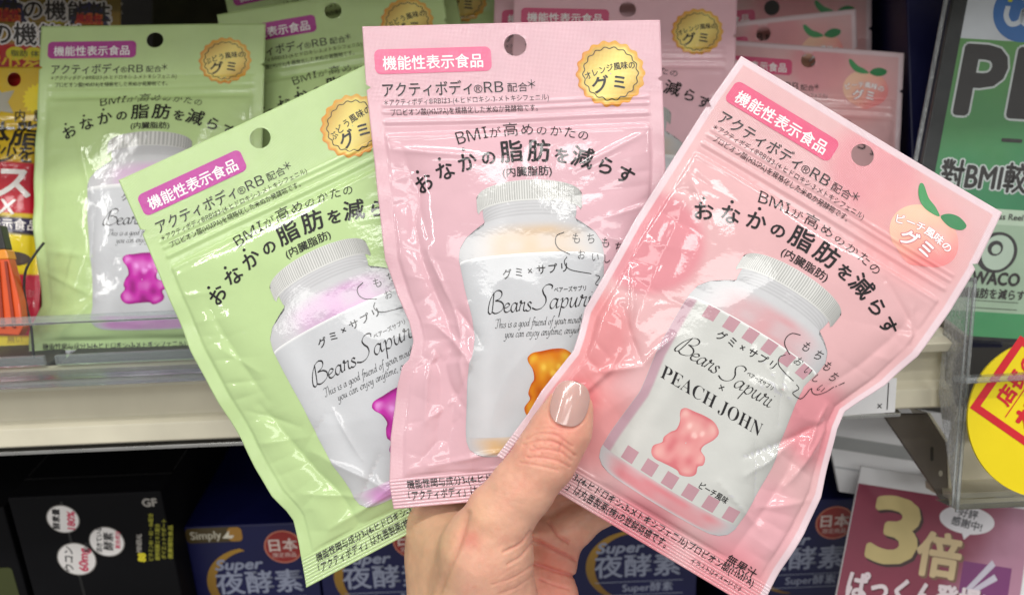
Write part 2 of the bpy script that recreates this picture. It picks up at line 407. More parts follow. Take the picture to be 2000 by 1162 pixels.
# ------------------------------------------------------------------ the pouches
WA, HA = 581., 948.
class Pouch:
    def __init__(s, quad, depth, seed, puff=34, back=22, left=(), right=(), bottom=(), creases=(), pinch=None, crumple=1., bend=6., pucker=1.):
        s.Q = [P(x, y, d) for (x, y), d in zip(quad, depth)]
        s.k = np.linalg.norm(s.Q[1] - s.Q[0]) / WA
        s.seed = seed; s.puff = puff; s.back = back; s.left = left; s.right = right; s.bottom = bottom
        s.creases = creases; s.pinch = pinch; s.crumple = crumple; s.bend = bend
        rng = random.Random(seed); s.puck = []
        for side in (0, 1):
            b = 235
            while b < 880:
                s.puck.append((side, b, rng.uniform(30, 105), rng.uniform(-.45, .45), rng.uniform(1.2, 4.2) * pucker * rng.choice((1, 1, -1)), rng.uniform(5, 13)))
                b += rng.uniform(22, 62)
        n = np.cross(s.Q[1] - s.Q[0], s.Q[2] - s.Q[0]); s.N = n / np.linalg.norm(n)
        c = sum(s.Q) / 4
        if np.dot(s.N, c) > 0: s.N = -s.N       # towards the viewer's side
    def edge(s, tab, b):
        if not tab: return np.zeros_like(b)
        t = np.array(sorted(tab)); return np.interp(b, t[:, 0], t[:, 1])
    def z(s, a, b, back=False):
        ua = np.clip((a - 28) / 525, 0, 1); vb = np.clip((b - 214) / (884 - 214), 0, 1)
        prof = np.clip(4 * ua * (1 - ua), 0, 1) ** .55 * np.clip(np.sin(math.pi * vb ** .92), 0, 1) ** .36
        mask = sstep(0, .25, prof)
        pin = 1.
        if s.pinch: pin = 1 - .9 * np.exp(-((a - s.pinch[0]) ** 2 + (b - s.pinch[1]) ** 2) / (2 * s.pinch[2] ** 2))
        bend = s.bend * np.sin(math.pi * a / WA * 1.1 + s.seed) + s.bend * .8 * np.sin(b / 310. + s.seed * 1.7)
        edgew = 3.0 * (np.sin(b / 41. + s.seed) + np.sin(b / 19. + 2 * s.seed) * .5) * (np.clip(1 - a / 60, 0, 1) + np.clip(1 - (WA - a) / 60, 0, 1)) * sstep(200, 320, b)
        if back: return bend + edgew - s.back * prof * pin - .6
        z = s.puff * prof * pin + bend + edgew
        n1 = vnoise(a / 150 + s.seed * 3.1, b / 150, s.seed); n2 = vnoise(a / 62 - s.seed, b / 70 + 9, s.seed + 5); n3 = vnoise(a / 28 + 4, b / 30, s.seed + 9)
        r1 = np.abs(2 * vnoise((a + .4 * b) / 120, (b - .3 * a) / 170 + 5, s.seed + 2) - 1)
        low = sstep(380, 800, b) * .9 + .35
        z = z + s.crumple * mask * (7 * (n1 - .5) + 2.6 * (n2 - .5) * low + .35 * (n3 - .5) * low - 4.2 * np.sqrt(r1 * r1 + .0006) * low)
        for side, bi, ln, sl, am, wd in s.puck:
            ain = (a if side == 0 else WA - a) - 27
            d = np.abs(b - bi - sl * ain)
            z = z - am * np.exp(-np.sqrt(d * d + 3) / wd) * np.exp(-(np.maximum(ain, 0) / ln) ** 2) * sstep(-14, 26, ain) * sstep(205, 245, b) * sstep(900, 880, b)
        for (x0, y0, x1, y1, am, wd) in s.creases:
            ex, ey = x1 - x0, y1 - y0; l2 = ex * ex + ey * ey
            t = np.clip(((a - x0) * ex + (b - y0) * ey) / l2, 0, 1)
            d = np.sqrt((a - x0 - t * ex) ** 2 + (b - y0 - t * ey) ** 2 + 2)
            z = z + am * np.exp(-d / wd) * (.35 + .65 * np.sin(math.pi * np.clip(t, .05, .95)))
        # zip fastener, side seal step, bottom seal ribs
        inn = sstep(24, 32, a) * sstep(WA - 24, WA - 32, a)
        for bz, am, wd in ((158, 2.6, 3.5), (171, 3.2, 3.2), (191, 3.6, 4.5), (219, 2.2, 5.0)):
            z = z + inn * am * np.exp(-((b - bz - 1.5 * np.sin(a / 90 + s.seed)) / wd) ** 2)
        z = z + inn * 1.6 * sstep(218, 222, b) * sstep(890, 884, b)
        z = np.maximum(z, bend + edgew + .25)
        z = z + sstep(888, 891, b) * 1.0 * np.sin(b * 2 * math.pi / 6.6)
        return z
    def plane(s, a, b):
        u, v = a / WA, b / HA
        eL = s.edge(s.left, b); eR = s.edge(s.right, b)
        nt = 9 * np.clip(1 - np.abs(b - 120) / 6, 0, 1)
        a2 = a + eL * (1 - u) ** 2 + eR * u ** 2 + nt * (np.clip(1 - a / 16, 0, 1) - np.clip(1 - (WA - a) / 16, 0, 1))
        eB = s.edge(s.bottom, a)
        b2 = b + eB * v ** 4
        u, v = (a2 / WA)[..., None], (b2 / HA)[..., None]
        return (1 - u) * (1 - v) * s.Q[0] + u * (1 - v) * s.Q[1] + (1 - u) * v * s.Q[2] + u * v * s.Q[3]
    def pos(s, a, b, back=False):
        return s.plane(a, b) + s.N * (s.z(a, b, back) * s.k)[..., None]
    def S(s, a, b):
        h = 1.2
        p = s.pos(a, b)
        da = s.pos(a + h, b) - s.pos(a - h, b); db = s.pos(a, b + h) - s.pos(a, b - h)
        n = np.cross(da, db); n /= np.linalg.norm(n, axis=-1)[..., None]
        n = np.where((n @ s.N)[..., None] < 0, -n, n)
        return p, n

def build_film(pc, parent, colf, step=3., hole=(297, 45, 22), material=None, backcol=(205, 205, 208)):
    cols = np.linspace(0, WA, int(WA / step) + 1)
    fine = 1.65 if step < 4 else step
    rows = np.concatenate([np.arange(0, 886, step), np.arange(886, HA, fine), [HA]])
    rows = rows[np.concatenate([[True], np.diff(rows) > .3])]
    A, B = np.meshgrid(cols, rows)
    nr, nc = A.shape
    a, b = A.ravel(), B.ravel()
    F = grid_faces(nr, nc)
    if hole:
        d = np.hypot(a - hole[0], b - hole[1]); bad = d < hole[2]
        keep = ~bad[F].any(1)
        gone = np.unique(F[~keep].ravel()); rim = gone[~bad[gone]]
        rim = np.intersect1d(rim, np.unique(F[keep].ravel()))
        a = a.copy(); b = b.copy()
        k = hole[2] / d[rim]
        a[rim] = hole[0] + (a[rim] - hole[0]) * k; b[rim] = hole[1] + (b[rim] - hole[1]) * k
        F = F[keep]
    front = pc.pos(a, b); back = pc.pos(a, b, True)
    n = len(a)
    col = np.concatenate([colf(a, b), np.tile(lin(backcol), (n, 1))])
    seal = np.clip(sstep(152, 140, b) + .3 * sstep(30, 24, a) + .3 * sstep(WA - 30, WA - 24, a), 0, 1)
    V = np.concatenate([front, back])
    Fb = F[:, ::-1] + n
    # close the rim between front and back
    i = np.arange(n).reshape(nr, nc)
    ring = np.concatenate([i[0, :-1], i[:-1, -1], i[-1, :0:-1], i[:0:-1, 0]])
    nx = np.roll(ring, -1)
    Fr = np.stack([ring, nx, nx + n, ring + n], 1)
    FF = np.concatenate([F, Fb, Fr])
    uv = np.stack([a, b], 1)
    # drop unused vertices
    used = np.unique(FF.ravel()); mp = np.full(2 * n, -1); mp[used] = np.arange(len(used))
    p0 = V[FF[0]]; nn = np.cross(p0[1] - p0[0], p0[2] - p0[0])
    if nn @ pc.N < 0: FF = FF[:, ::-1]
    return link('film', V[used], mp[FF], material or FILM, parent, col=col[used], uv=np.concatenate([uv, uv])[used], seal=np.concatenate([seal, seal])[used])

# ------------------------------------------------------------------ print shared by the pouches
BLK = lin((32, 30, 33)); WHT = lin((248, 246, 246))

def emboss(a, b): return np.clip(sstep(152, 140, b) + .3 * sstep(30, 24, a) + .3 * sstep(WA - 30, WA - 24, a), 0, 1)
def sheet(pc, name, parent, A, B, C, lift, unit, material):
    """structured patch of print (A, B grids) with soft colour"""
    nr, nc = A.shape
    pos, nrm = pc.S(A.ravel(), B.ravel())
    F = grid_faces(nr, nc)
    p0 = pos[F[len(F) // 2]]
    if np.cross(p0[1] - p0[0], p0[2] - p0[0]) @ pc.N < 0: F = F[:, ::-1]
    return link(name, pos + nrm * lift * unit, F, material, parent, col=C.reshape(-1, 3), uv=np.stack([A.ravel(), B.ravel()], 1), seal=emboss(A.ravel(), B.ravel()), nrm=nrm)

def bottle_print(pc, parent, tint, q, unit, material, ca=307., checker=False, tilt=0.):
    """the printed bottle: cap, glass body, label"""
    nth = int(420 * q); th = np.linspace(-math.pi / 2, math.pi / 2, nth); x = np.sin(th)
    def rows(keys, n):
        k = np.array(keys, float); t = np.linspace(0, 1, n); tk = np.linspace(0, 1, len(k))
        return [np.interp(t, tk, k[:, j]) for j in range(3)]
    def mesh(keys, n):
        bs, hw, sg = rows(keys, n)
        A = ca + hw[:, None] * x[None]; B = bs[:, None] - sg[:, None] * np.cos(th)[None]
        B = B - tilt * (A - ca)
        return A, B, np.tile(np.linspace(0, 1, n)[:, None], (1, nth)), np.tile(x, (n, 1))
    # glass body (drawn first, shoulders to foot)
    sh = [(b, h, s) for b, h, s in ((377, 95, 27), (392, 94, 25), (398, 92, 25), (406, 96, 24), (416, 114, 22), (430, 134, 20), (448, 147, 17), (472, 152, 12), (600, 152, 4), (800, 152, -8), (826, 151, -10), (842, 145, -11), (853, 132, -8), (858, 118, -6))]
    kk = np.array(sh); bb = np.concatenate([np.linspace(377, 480, int(70 * q)), np.linspace(481, 815, int(36 * q)), np.linspace(817, 858, int(30 * q))])
    hw = np.interp(bb, kk[:, 0], kk[:, 1]); sg = np.interp(bb, kk[:, 0], kk[:, 2])
    A = ca + hw[:, None] * x[None]; Bs = np.tile(bb[:, None], (1, nth)); B = Bs - sg[:, None] * np.cos(th)[None] - tilt * (A - ca)
    X = np.tile(x, (len(bb), 1))
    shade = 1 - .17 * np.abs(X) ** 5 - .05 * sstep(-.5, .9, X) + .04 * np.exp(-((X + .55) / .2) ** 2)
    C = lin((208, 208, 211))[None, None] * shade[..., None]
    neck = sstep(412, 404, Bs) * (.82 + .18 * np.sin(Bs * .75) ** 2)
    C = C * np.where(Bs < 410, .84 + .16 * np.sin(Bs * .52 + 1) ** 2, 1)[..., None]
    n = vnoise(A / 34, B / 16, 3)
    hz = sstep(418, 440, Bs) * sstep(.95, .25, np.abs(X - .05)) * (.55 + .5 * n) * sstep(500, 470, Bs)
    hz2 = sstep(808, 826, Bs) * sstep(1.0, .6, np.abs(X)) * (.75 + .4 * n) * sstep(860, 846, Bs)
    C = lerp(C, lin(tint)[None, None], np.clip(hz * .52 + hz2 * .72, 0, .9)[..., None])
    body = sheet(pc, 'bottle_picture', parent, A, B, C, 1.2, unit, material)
    # cap
    A, B, T, X = mesh([(350, 104, 32), (352, 106, 31), (377, 106, 26), (383, 103, 24)], int(30 * q))
    rib = .5 + .5 * np.sign(np.sin(np.tile(th, (A.shape[0], 1)) * (130 if q >= 1 else 62)))
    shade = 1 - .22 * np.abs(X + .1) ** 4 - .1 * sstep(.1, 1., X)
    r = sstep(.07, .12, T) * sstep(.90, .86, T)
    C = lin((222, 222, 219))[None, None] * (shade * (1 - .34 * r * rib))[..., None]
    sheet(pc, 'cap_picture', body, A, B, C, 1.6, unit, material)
    # label
    bb = np.linspace(476, 816, int(60 * q)); sg = np.interp(bb, (476, 816), (13, -9))
    xx = np.linspace(-1, 1, int(150 * q)); A = ca + 151.3 * np.tile(xx, (len(bb), 1)); Bs = np.tile(bb[:, None], (1, len(xx)))
    B = Bs - sg[:, None] * np.sqrt(np.clip(1 - xx ** 2, 0, 1))[None] - tilt * (A - ca); X = np.tile(xx, (len(bb), 1))
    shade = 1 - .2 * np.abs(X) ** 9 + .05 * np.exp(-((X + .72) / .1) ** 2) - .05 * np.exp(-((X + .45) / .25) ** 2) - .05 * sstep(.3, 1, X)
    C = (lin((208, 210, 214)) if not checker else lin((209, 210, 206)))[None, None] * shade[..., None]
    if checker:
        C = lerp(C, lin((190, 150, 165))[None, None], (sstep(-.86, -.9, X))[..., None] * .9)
    sq = None
    line = (Bs < 480)
    C = np.where(line[..., None], lin((250, 250, 250))[None, None], C)
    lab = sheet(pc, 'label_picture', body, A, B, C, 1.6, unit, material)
    if checker:
        art = Art(); c = lin((194, 150, 160))
        for row, b0, hgt in ((0, 478, 25), (1, 786, 27)):
            for j in range(6):
                xa = ca - 110 + j * 45.
                pts = []
                for (ax, by) in ((xa, b0), (xa, b0 + hgt), (xa + 25, b0 + hgt), (xa + 25, b0)):
                    u = np.clip((ax - ca) / 151, -1, 1); sgx = np.interp(by, (476, 816), (13, -9))
                    pts.append((ax, by - sgx * math.sqrt(1 - u * u)))
                art.poly('checker_band', pts, c, 2.1)
        print_on(art, pc.S, lambda p, m: body, material, 9, unit)
    return body, body

BEAR = [(-90,170),(-40,176),(19,183),(82,178),(125,143),(119,93),(91,42),(89,6),(127,-18),(138,-58),(118,-82),(129,-121),(111,-151),(65,-170),(33,-156),(-34,-159),(-92,-163),(-125,-143),(-136,-103),(-108,-63),(-114,-32),(-99,11),(-81,40),(-87,88),(-107,123),(-111,149)]
def bear_print(pc, parent, cx, cy, hw, hh, rot, dark, mid, light, q, unit, material):
    o = catmull(np.array(BEAR) / (137., 176.), 6, True)
    rr = np.linspace(.02, 1, int(26 * q))
    X = o[None, :, 0] * rr[:, None]; Y = o[None, :, 1] * rr[:, None]
    X = np.concatenate([X, X[:, :1]], 1); Y = np.concatenate([Y, Y[:, :1]], 1)
    R = np.tile(rr[:, None], (1, X.shape[1]))
    g = lambda x0, y0, s: np.exp(-((X - x0) ** 2 + (Y - y0) ** 2) / (2 * s * s))
    t = np.clip(.40 + .40 * g(.05, .5, .30) + .35 * g(.05, -.2, .28) + .5 * g(.72, .84, .16) + .5 * g(-.66, .84, .15) + .35 * g(.62, -.75, .2) + .35 * g(-.72, -.72, .2) + .3 * g(.85, -.2, .14) + .3 * g(-.8, 0, .12)
                - .5 * sstep(.84, 1.0, R) - .5 * g(0, .18, .15) - .45 * g(.45, -.42, .13) - .45 * g(-.42, -.42, .13) - .35 * g(-.4, -.17, .11) - .3 * g(.02, -.75, .12) + .35 * (vnoise(X * 3.5 + 9, Y * 3.5, 4) - .5), 0, 1)
    C = np.where((t < .5)[..., None], lerp(lin(dark), lin(mid), (t * 2)[..., None]), lerp(lin(mid), lin(light), (t * 2 - 1)[..., None]))
    dots = np.clip(1.2 * g(-.22, .53, .055) + 1.2 * g(.36, .51, .055) + 1.0 * g(.1, .35, .06) + .8 * g(.2, .33, .04), 0, .7)
    C = lerp(C, lin(np.minimum(np.array(light) + 25, 255)), dots[..., None])
    c, s = math.cos(rot), math.sin(rot)
    px, py = X * hw, -Y * hh
    return sheet(pc, 'bear_picture', parent, cx + px * c - py * s, cy + px * s + py * c, C, 2.2, unit, material)

def seal_print(pc, parent, words, q, unit, material):
    cx, cy, R0 = 480., 108., 66.
    n = int(220 * q); t = np.linspace(0, 2 * math.pi, n + 1)
    rr = np.linspace(.02, 1, int(30 * q))
    rad = R0 * (1 + .035 * np.cos(18 * t))
    A = cx + rr[:, None] * (rad * np.cos(t))[None]; B = cy + rr[:, None] * (rad * np.sin(t))[None]
    R = np.tile(rr[:, None], (1, n + 1)); u = (A - cx) / R0; v = (B - cy) / R0
    m = np.clip(1.0 - .55 * np.abs(u * .85 + v * .5) - .25 * np.abs(v), 0, 1)
    C = lerp(lin((190, 132, 30)), lin((250, 229, 132)), (sstep(.15, .95, m))[..., None])
    C = lerp(C, lin((230, 166, 62)), (sstep(.86, .93, R) * .8)[..., None])
    C = lerp(C, lin((208, 118, 46)), (sstep(.9, .97, R) * sstep(.2, -.6, u - .6 * v) * .6)[..., None])
    o = sheet(pc, 'flavour_seal', parent, A, B, C, 1.2, unit, material)
    art = Art()
    tt = np.linspace(0, 2 * math.pi, int(160 * max(q, .6)), endpoint=False)
    ring = np.stack([cx + R0 * .80 * (1 + .035 * np.cos(18 * tt)) * np.cos(tt), cy + R0 * .80 * (1 + .035 * np.cos(18 * tt)) * np.sin(tt)], 1)
    art.stroke('seal_lettering', ring, 1.9, BLK, 1.8, closed=True, n=1)
    k = len(words); sz = 17 if k > 6 else 19
    for i, ch in enumerate(words):
        x = (i - (k - 1) / 2) * 98 / k
        art.text('seal_lettering', ch, cx + x, cy - 6 + .0030 * x * x - x * .22 , sz, BLK, 2.0 + .05 * i, center=True, rot=-.18 + x * .004, bold=.3, xs=.84)
    art.text('seal_lettering', 'グ', cx - 19, cy + 35, 37, BLK, 2.0, center=True, bold=.9, rot=-.12)
    art.text('seal_lettering', 'ミ', cx + 17, cy + 30, 33, BLK, 2.1, center=True, bold=.9, rot=-.05)
    print_on(art, pc.S, lambda p, m: o, material, 9, unit)

def peach_print(pc, parent, q, unit, material):
    cx, cy, R0 = 471., 120., 66.
    n = int(160 * q); t = np.linspace(0, 2 * math.pi, n + 1); rr = np.linspace(.02, 1, int(26 * q))
    # heart-like peach outline
    px = 1.02 * np.sin(t) * (1 - .04 * np.cos(t)); py = -.88 * np.cos(t) + .16 * np.exp(-(np.sin(t) / .3) ** 2) * (np.cos(t) > 0) + .10 * np.exp(-(np.sin(t) / .25) ** 2) * (np.cos(t) < 0)
    A = cx + R0 * rr[:, None] * px[None]; B = cy + R0 * rr[:, None] * py[None]
    u = (A - cx) / R0; v = (B - cy) / R0
    C = lerp(lin((248, 200, 172)), lin((240, 138, 140)), sstep(-.7, .9, u * .7 + v * .6)[..., None])
    C = lerp(C, lin((252, 190, 180)), (np.exp(-((u - .42) ** 2 + (v + .2) ** 2) / .12) * .6)[..., None])
    o = sheet(pc, 'peach_badge', parent, A, B, C, 1.2, unit, material)
    art = Art(); g1, g2 = lin((62, 150, 88)), lin((36, 128, 72))
    leaf = [(cx + 8, cy - 52), (cx - 8, cy - 66), (cx - 30, cy - 76), (cx - 52, cy - 96), (cx - 60, cy - 92), (cx - 54, cy - 74), (cx - 40, cy - 58), (cx - 20, cy - 50)]
    leaf = [(cx + 8 + (x - cx - 8) * .9, cy - 50 + (y - cy + 54) * .9) for x, y in leaf]
    art.poly('leaf_picture', catmull(np.array(leaf), 4, True), g1, 2.0)
    leaf2 = [(cx + 10, cy - 54), (cx + 22, cy - 68), (cx + 44, cy - 74), (cx + 66, cy - 66), (cx + 62, cy - 52), (cx + 42, cy - 44), (cx + 24, cy - 46)]
    leaf2 = [(cx + 8 + (x - cx - 8) * .9, cy - 50 + (y - cy + 54) * .9) for x, y in leaf2]
    art.poly('leaf_picture', catmull(np.array(leaf2), 4, True), g2, 2.1)
    w1 = 'ピーチ風味の'
    for col, li, bo in ((lin((214, 120, 128)), 2.3, 1.5), (WHT, 2.6, .55)):
        for i, ch in enumerate(w1):
            x = (i - 2.5) * 19
            art.text('badge_lettering', ch, cx - 4 + x, cy - 4 + .0035 * x * x, 20, col, li + .04 * i, center=True, rot=.006 * x, bold=bo)
        art.text('badge_lettering', 'グ', cx - 22, cy + 34, 36, col, li, center=True, bold=bo * 1.8)
        art.text('badge_lettering', 'ミ', cx + 14, cy + 34, 34, col, li + .1, center=True, bold=bo * 1.8)
    print_on(art, pc.S, lambda p, m: o, material, 9, unit)

def front_print(pc, parent, kind, q=1., material=None, detail=True, banner=(190, 60, 150), bodytext=True):
    """everything printed on one pouch front"""
    material = material or FILM
    unit = 1e-4
    step = 6. if q >= 1 else 11.
    art = Art()
    art.rect('claim_banner', 20, 46, 249, 95, lin(banner), 1.2, 12)
    art.text('claim_lettering', '機能性表示食品', 36, 85, 30, WHT, 2.0, width=196, bold=.45)
    L = 'lettering'
    art.text(L, 'アクティボディ', 32, 138, 31, BLK, 2., width=176, bold=.25)
    art.text(L, '®', 211, 138, 22, BLK, 2., width=17)
    art.text(L, '𝖱𝖡', 231, 138, 30, BLK, 2., width=38)
    art.text(L, '配合', 277, 137, 20, BLK, 2., width=40)
    art.text(L, '＊', 317, 133, 24, BLK, 2., width=15)
    art.text(L, '＊アクティボディ®', 32, 157, 15, BLK, 2., width=97)
    art.text(L, '𝖱𝖡は3-(4-ヒドロキシ-3-メトキシフェニル)', 131, 157, 15, BLK, 2., width=226)
    art.text(L, 'プロピオン酸(𝖧𝖬𝖯𝖠)を規格化した米ぬか発酵物です。', 43, 177, 15, BLK, 2., width=291)
    if bodytext:
        ca = 297
        art.arc(L, [(ch, x, s) for ch, x, s in zip('𝖡𝖬𝖨が高めのかたの', (-117, -92, -69, -49, -19, 13, 41, 69, 96, 122), (1.22, 1.22, 1.22, .86, 1.1, .98, .8, .86, .9, .8))], ca, 226, 500, 29, BLK, 2., off=-.002)
        art.arc(L, [(ch, x, s) for ch, x, s in zip('おなか', (-200, -153, -106), (1.02, 1.02, 1.02))], ca, 277, 400, 39, BLK, 2., bold=.8, dots=True)
        art.arc(L, [(ch, x, s) for ch, x, s in zip('の脂肪を減らす', (-65, -20, 32, 76, 116, 163, 205), (.8, 1.22, 1.22, .84, 1.16, .98, .98))], ca, 277, 400, 39, BLK, 2., bold=.9)
        art.text(L, '(内臓脂肪)', 305, 309, 21, BLK, 2., center=True, width=97, bold=.3)
        art.text(L, '機能性関与成分3-(4-ヒドロキシ-3-メトキシフェニル)プロピオン酸(𝖧𝖬𝖯𝖠)', 34, 910, 20, BLK, 2., width=512, bold=.15)
        art.text(L, '「アクティボディ」は丸善製薬(株)の登録商標です。', 34, 932, 20, BLK, 2., width=330, bold=.15)
        tint = {'grape': (216, 130, 206), 'orange': (226, 176, 96), 'peach': (224, 112, 122)}[kind]
        tilt = 0.0
        body, lab = bottle_print(pc, parent, tint, q, unit, material, checker=(kind == 'peach'), tilt=tilt)
        lb = Art(); T = 'label_lettering'; li = 2.6
        for ch, x, y in zip('グミ×サプリ', (252, 277, 301, 325, 350, 374), (510, 508, 506, 505, 504, 503) if kind != 'peach' else (517, 516, 515, 514, 514, 514)):
            lb.text(T, ch, x, y, 21, BLK, li, center=True, bold=.3)
        if kind != 'peach':
            script(lb, T, 'Bears', 198, 577, 17.5, 98, BLK, li, 3.6)
            script(lb, T, 'Sapuri', 304, 575, 19.0, 128, BLK, li, 3.6)
            lb.text(T, 'ベアーズサプリ', 350, 543, 11.5, BLK, li, width=70, bold=.15)
            script(lb, T, 'This is a good friend of your mouth that', 207, 607, 8.4, 232, BLK, li, 1.5)
            script(lb, T, 'you can enjoy anytime, anywhere', 228, 627, 8.4, 200, BLK, li, 1.5)
            cols = dict(grape=((150, 14, 122), (206, 44, 176), (238, 150, 226)), orange=((196, 84, 14), (226, 136, 24), (238, 188, 60)))[kind]
            bx = 336 if kind == 'orange' else 334
            if kind == 'grape' and q < 1: bx = 292
            bear_print(pc, lab, bx, 728, 60, 70, 0.0, *cols, q, unit, material)
        else:
            script(lb, T, 'Bears', 186, 580, 16.5, 92, BLK, li, 3.2)
            script(lb, T, 'Sapuri', 290, 582, 17.5, 118, BLK, li, 3.2)
            lb.text(T, 'ベアーズサプリ', 335, 549, 10, BLK, li, width=62, bold=.15)
            lb.text(T, '×', 300, 605, 24, BLK, li, center=True)
            lb.text(T, '𝐏𝐄𝐀𝐂𝐇 𝐉𝐎𝐇𝐍', 180, 641, 38, BLK, li, width=230, off=-.011)
            lb.text(T, 'ピーチ風味', 352, 790, 16, BLK, li, width=62, bold=.2)
            bear_print(pc, lab, 286, 727, 50, 63, -.02, (214, 118, 124), (228, 150, 150), (238, 184, 178), q, unit, material)
            art.text(L, '無果汁', 478, 893, 23, BLK, 2.05, width=64, bold=.2)
            art.text(L, 'イラストはイメージです', 420, 931, 14, BLK, 2.05, width=112)
        if detail:   # hand-written cry in a bubble over the bottle's shoulder
            for ch, x, y, r in zip('もちもち！', (400, 431, 461, 489, 511), (448, 450, 459, 470, 476), (.12, .0, .1, .1, .35)):
                lb.text(T, ch, x, y, 24, BLK, li + .2, center=True, rot=r, off=-.004, xs=.85)
            for ch, x, y, r in zip('おいしい', (411, 440, 466, 490), (480, 486, 490, 502), (.1, .1, .0, .2)):
                lb.text(T, ch, x, y, 21, BLK, li + .2, center=True, rot=r, off=-.004, xs=.85)
            lb.stroke(T, [(376, 426), (361, 432), (358, 446), (366, 459), (387, 470)], 1.6, BLK, li + .3)
            lb.stroke(T, [(381, 475), (375, 483), (378, 493), (391, 502), (432, 511)], 1.6, BLK, li + .33)
            lb.stroke(T, [(441, 514), (450, 519), (441, 532), (456, 535), (467, 530), (475, 504)], 1.6, BLK, li + .36)
            lb.stroke(T, [(475, 504), (484, 511), (497, 508), (506, 494), (509, 478)], 1.6, BLK, li + .39)
        print_on(lb, pc.S, lambda p, m: lab, material, step, unit)
    print_on(art, pc.S, lambda p, m: m['claim_banner'] if p == 'claim_lettering' and 'claim_banner' in m else parent, material, step, unit)
    if kind == 'peach': peach_print(pc, parent, q, unit, material)
    else: seal_print(pc, parent, 'ぶどう風味の' if kind == 'grape' else 'オレンジ風味の', q, unit, material)

def plain(c):
    c = lin(c)
    return lambda a, b: np.tile(c, (len(a), 1)) * (1 + .02 * (vnoise(a / 90, b / 90, 7) - .5))[:, None]
def peach_film(a, b):
    base = np.tile(lin((224, 177, 180)), (len(a), 1))
    for x, y, r, c, soft in ((40, 420, 118, (218, 124, 138), .25), (20, 640, 120, (226, 132, 136), .5), (110, 800, 130, (228, 144, 144), .6), (520, 560, 105, (220, 128, 140), .5), (330, 60, 120, (226, 142, 152), .5),
                       (450, 130, 140, (232, 160, 162), .6), (60, 760, 60, (216, 112, 118), .6), (480, 800, 120, (230, 170, 180), .5), (50, 935, 130, (178, 62, 84), .8), (300, 935, 120, (204, 92, 110), .7), (500, 930, 120, (226, 130, 142), .7)):
        d = np.hypot(a - x, b - y) / r
        t = sstep(1, 1 - soft, d)
        base = lerp(base, lin(c)[None], (t * .70)[:, None])
    edge = np.minimum(np.minimum(a, WA - a), np.minimum(b, 3000))
    base = lerp(base, lin((228, 204, 211))[None], sstep(15, 13, edge)[:, None])
    return base

GREEN, PINK = (188, 213, 152), (222, 179, 189)

# ------------------------------------------------------------------ flat things: cards, cartons, boards
class Flat:
    """a flat print surface with four world corners and a print size w x h"""
    def __init__(s, TL, TR, BL, w, h, BR=None):
        s.TL, s.TR, s.BL = map(np.array, (TL, TR, BL)); s.BR = np.array(BR) if BR is not None else s.TR + s.BL - s.TL
        s.w, s.h = w, h
        n = np.cross(s.TR - s.TL, s.BL - s.TL); n /= np.linalg.norm(n)
        s.N = n if n @ (s.TL + s.BR) < 0 else -n
    def S(s, a, b):
        u = (np.asarray(a, float) / s.w)[:, None]; v = (np.asarray(b, float) / s.h)[:, None]
        p = (1 - u) * (1 - v) * s.TL + u * (1 - v) * s.TR + (1 - u) * v * s.BL + u * v * s.BR
        return p, np.tile(s.N, (len(p), 1))

def solid(name, V, F, material, parent=None, bevel=0., seg=2, smooth=False, label=None):
    bm = bmesh.new(); vs = [bm.verts.new([float(x) for x in v]) for v in V]
    for f in F: bm.faces.new([vs[i] for i in f])
    bmesh.ops.recalc_face_normals(bm, faces=bm.faces)
    if bevel: bmesh.ops.bevel(bm, geom=bm.edges[:], offset=bevel, segments=seg, affect='EDGES', profile=.5)
    bm.verts.index_update()
    V2 = np.array([v.co[:] for v in bm.verts]); F2 = [tuple(v.index for v in f.verts) for f in bm.faces]
    bm.free()
    return link(name, V2, F2, material, parent, smooth=smooth, label=label)
HEX = [(0, 1, 2, 3), (4, 7, 6, 5), (0, 4, 5, 1), (1, 5, 6, 2), (2, 6, 7, 3), (3, 7, 4, 0)]
def slab(name, TL, TR, BR, BL, back, material, parent=None, bevel=.0006, label=None):
    BR = np.array(TR) + np.array(BL) - np.array(TL) if name in ('poster_sheet', 'board_sheet', 'card') else BR
    q = [np.array(x) for x in (TL, TR, BR, BL)]; back = np.array(back)
    return solid(name, q + [x + back for x in q], HEX, material, parent, bevel, label=label)
def prism(name, poly, back, material, parent=None, bevel=0., label=None):
    q = [np.array(x) for x in poly]; n = len(q); back = np.array(back)
    F = [tuple(range(n)), tuple(range(2 * n - 1, n - 1, -1))] + [(i, i + n, (i + 1) % n + n, (i + 1) % n) for i in range(n)]
    return solid(name, q + [x + back for x in q], F, material, parent, bevel, label=label)
def extrude_x(name, prof, x0, x1, material, parent=None, bevel=0., label=None):
    return prism(name, [(x0, y, z) for y, z in prof], (x1 - x0, 0, 0), material, parent, bevel, label)
def tube(name, pts, r, material, parent=None, n=8, seg=6, label=None):
    p = catmull(np.asarray(pts, float), seg) if len(pts) > 2 else np.linspace(pts[0], pts[1], 3)
    T = np.gradient(p, axis=0); T /= np.linalg.norm(T, axis=1)[:, None]
    up = np.array([.31, .2, .93]); V = []
    for q, t in zip(p, T):
        a = np.cross(t, up); a /= np.linalg.norm(a); b = np.cross(t, a)
        for k in range(n):
            an = 2 * math.pi * k / n; V.append(q + r * (math.cos(an) * a + math.sin(an) * b))
    m = len(p)
    F = [(i * n + k, i * n + (k + 1) % n, (i + 1) * n + (k + 1) % n, (i + 1) * n + k) for i in range(m - 1) for k in range(n)]
    F += [tuple(range(n))[::-1], tuple((m - 1) * n + k for k in range(n))]
    return link(name, V, F, material, parent, label=label)

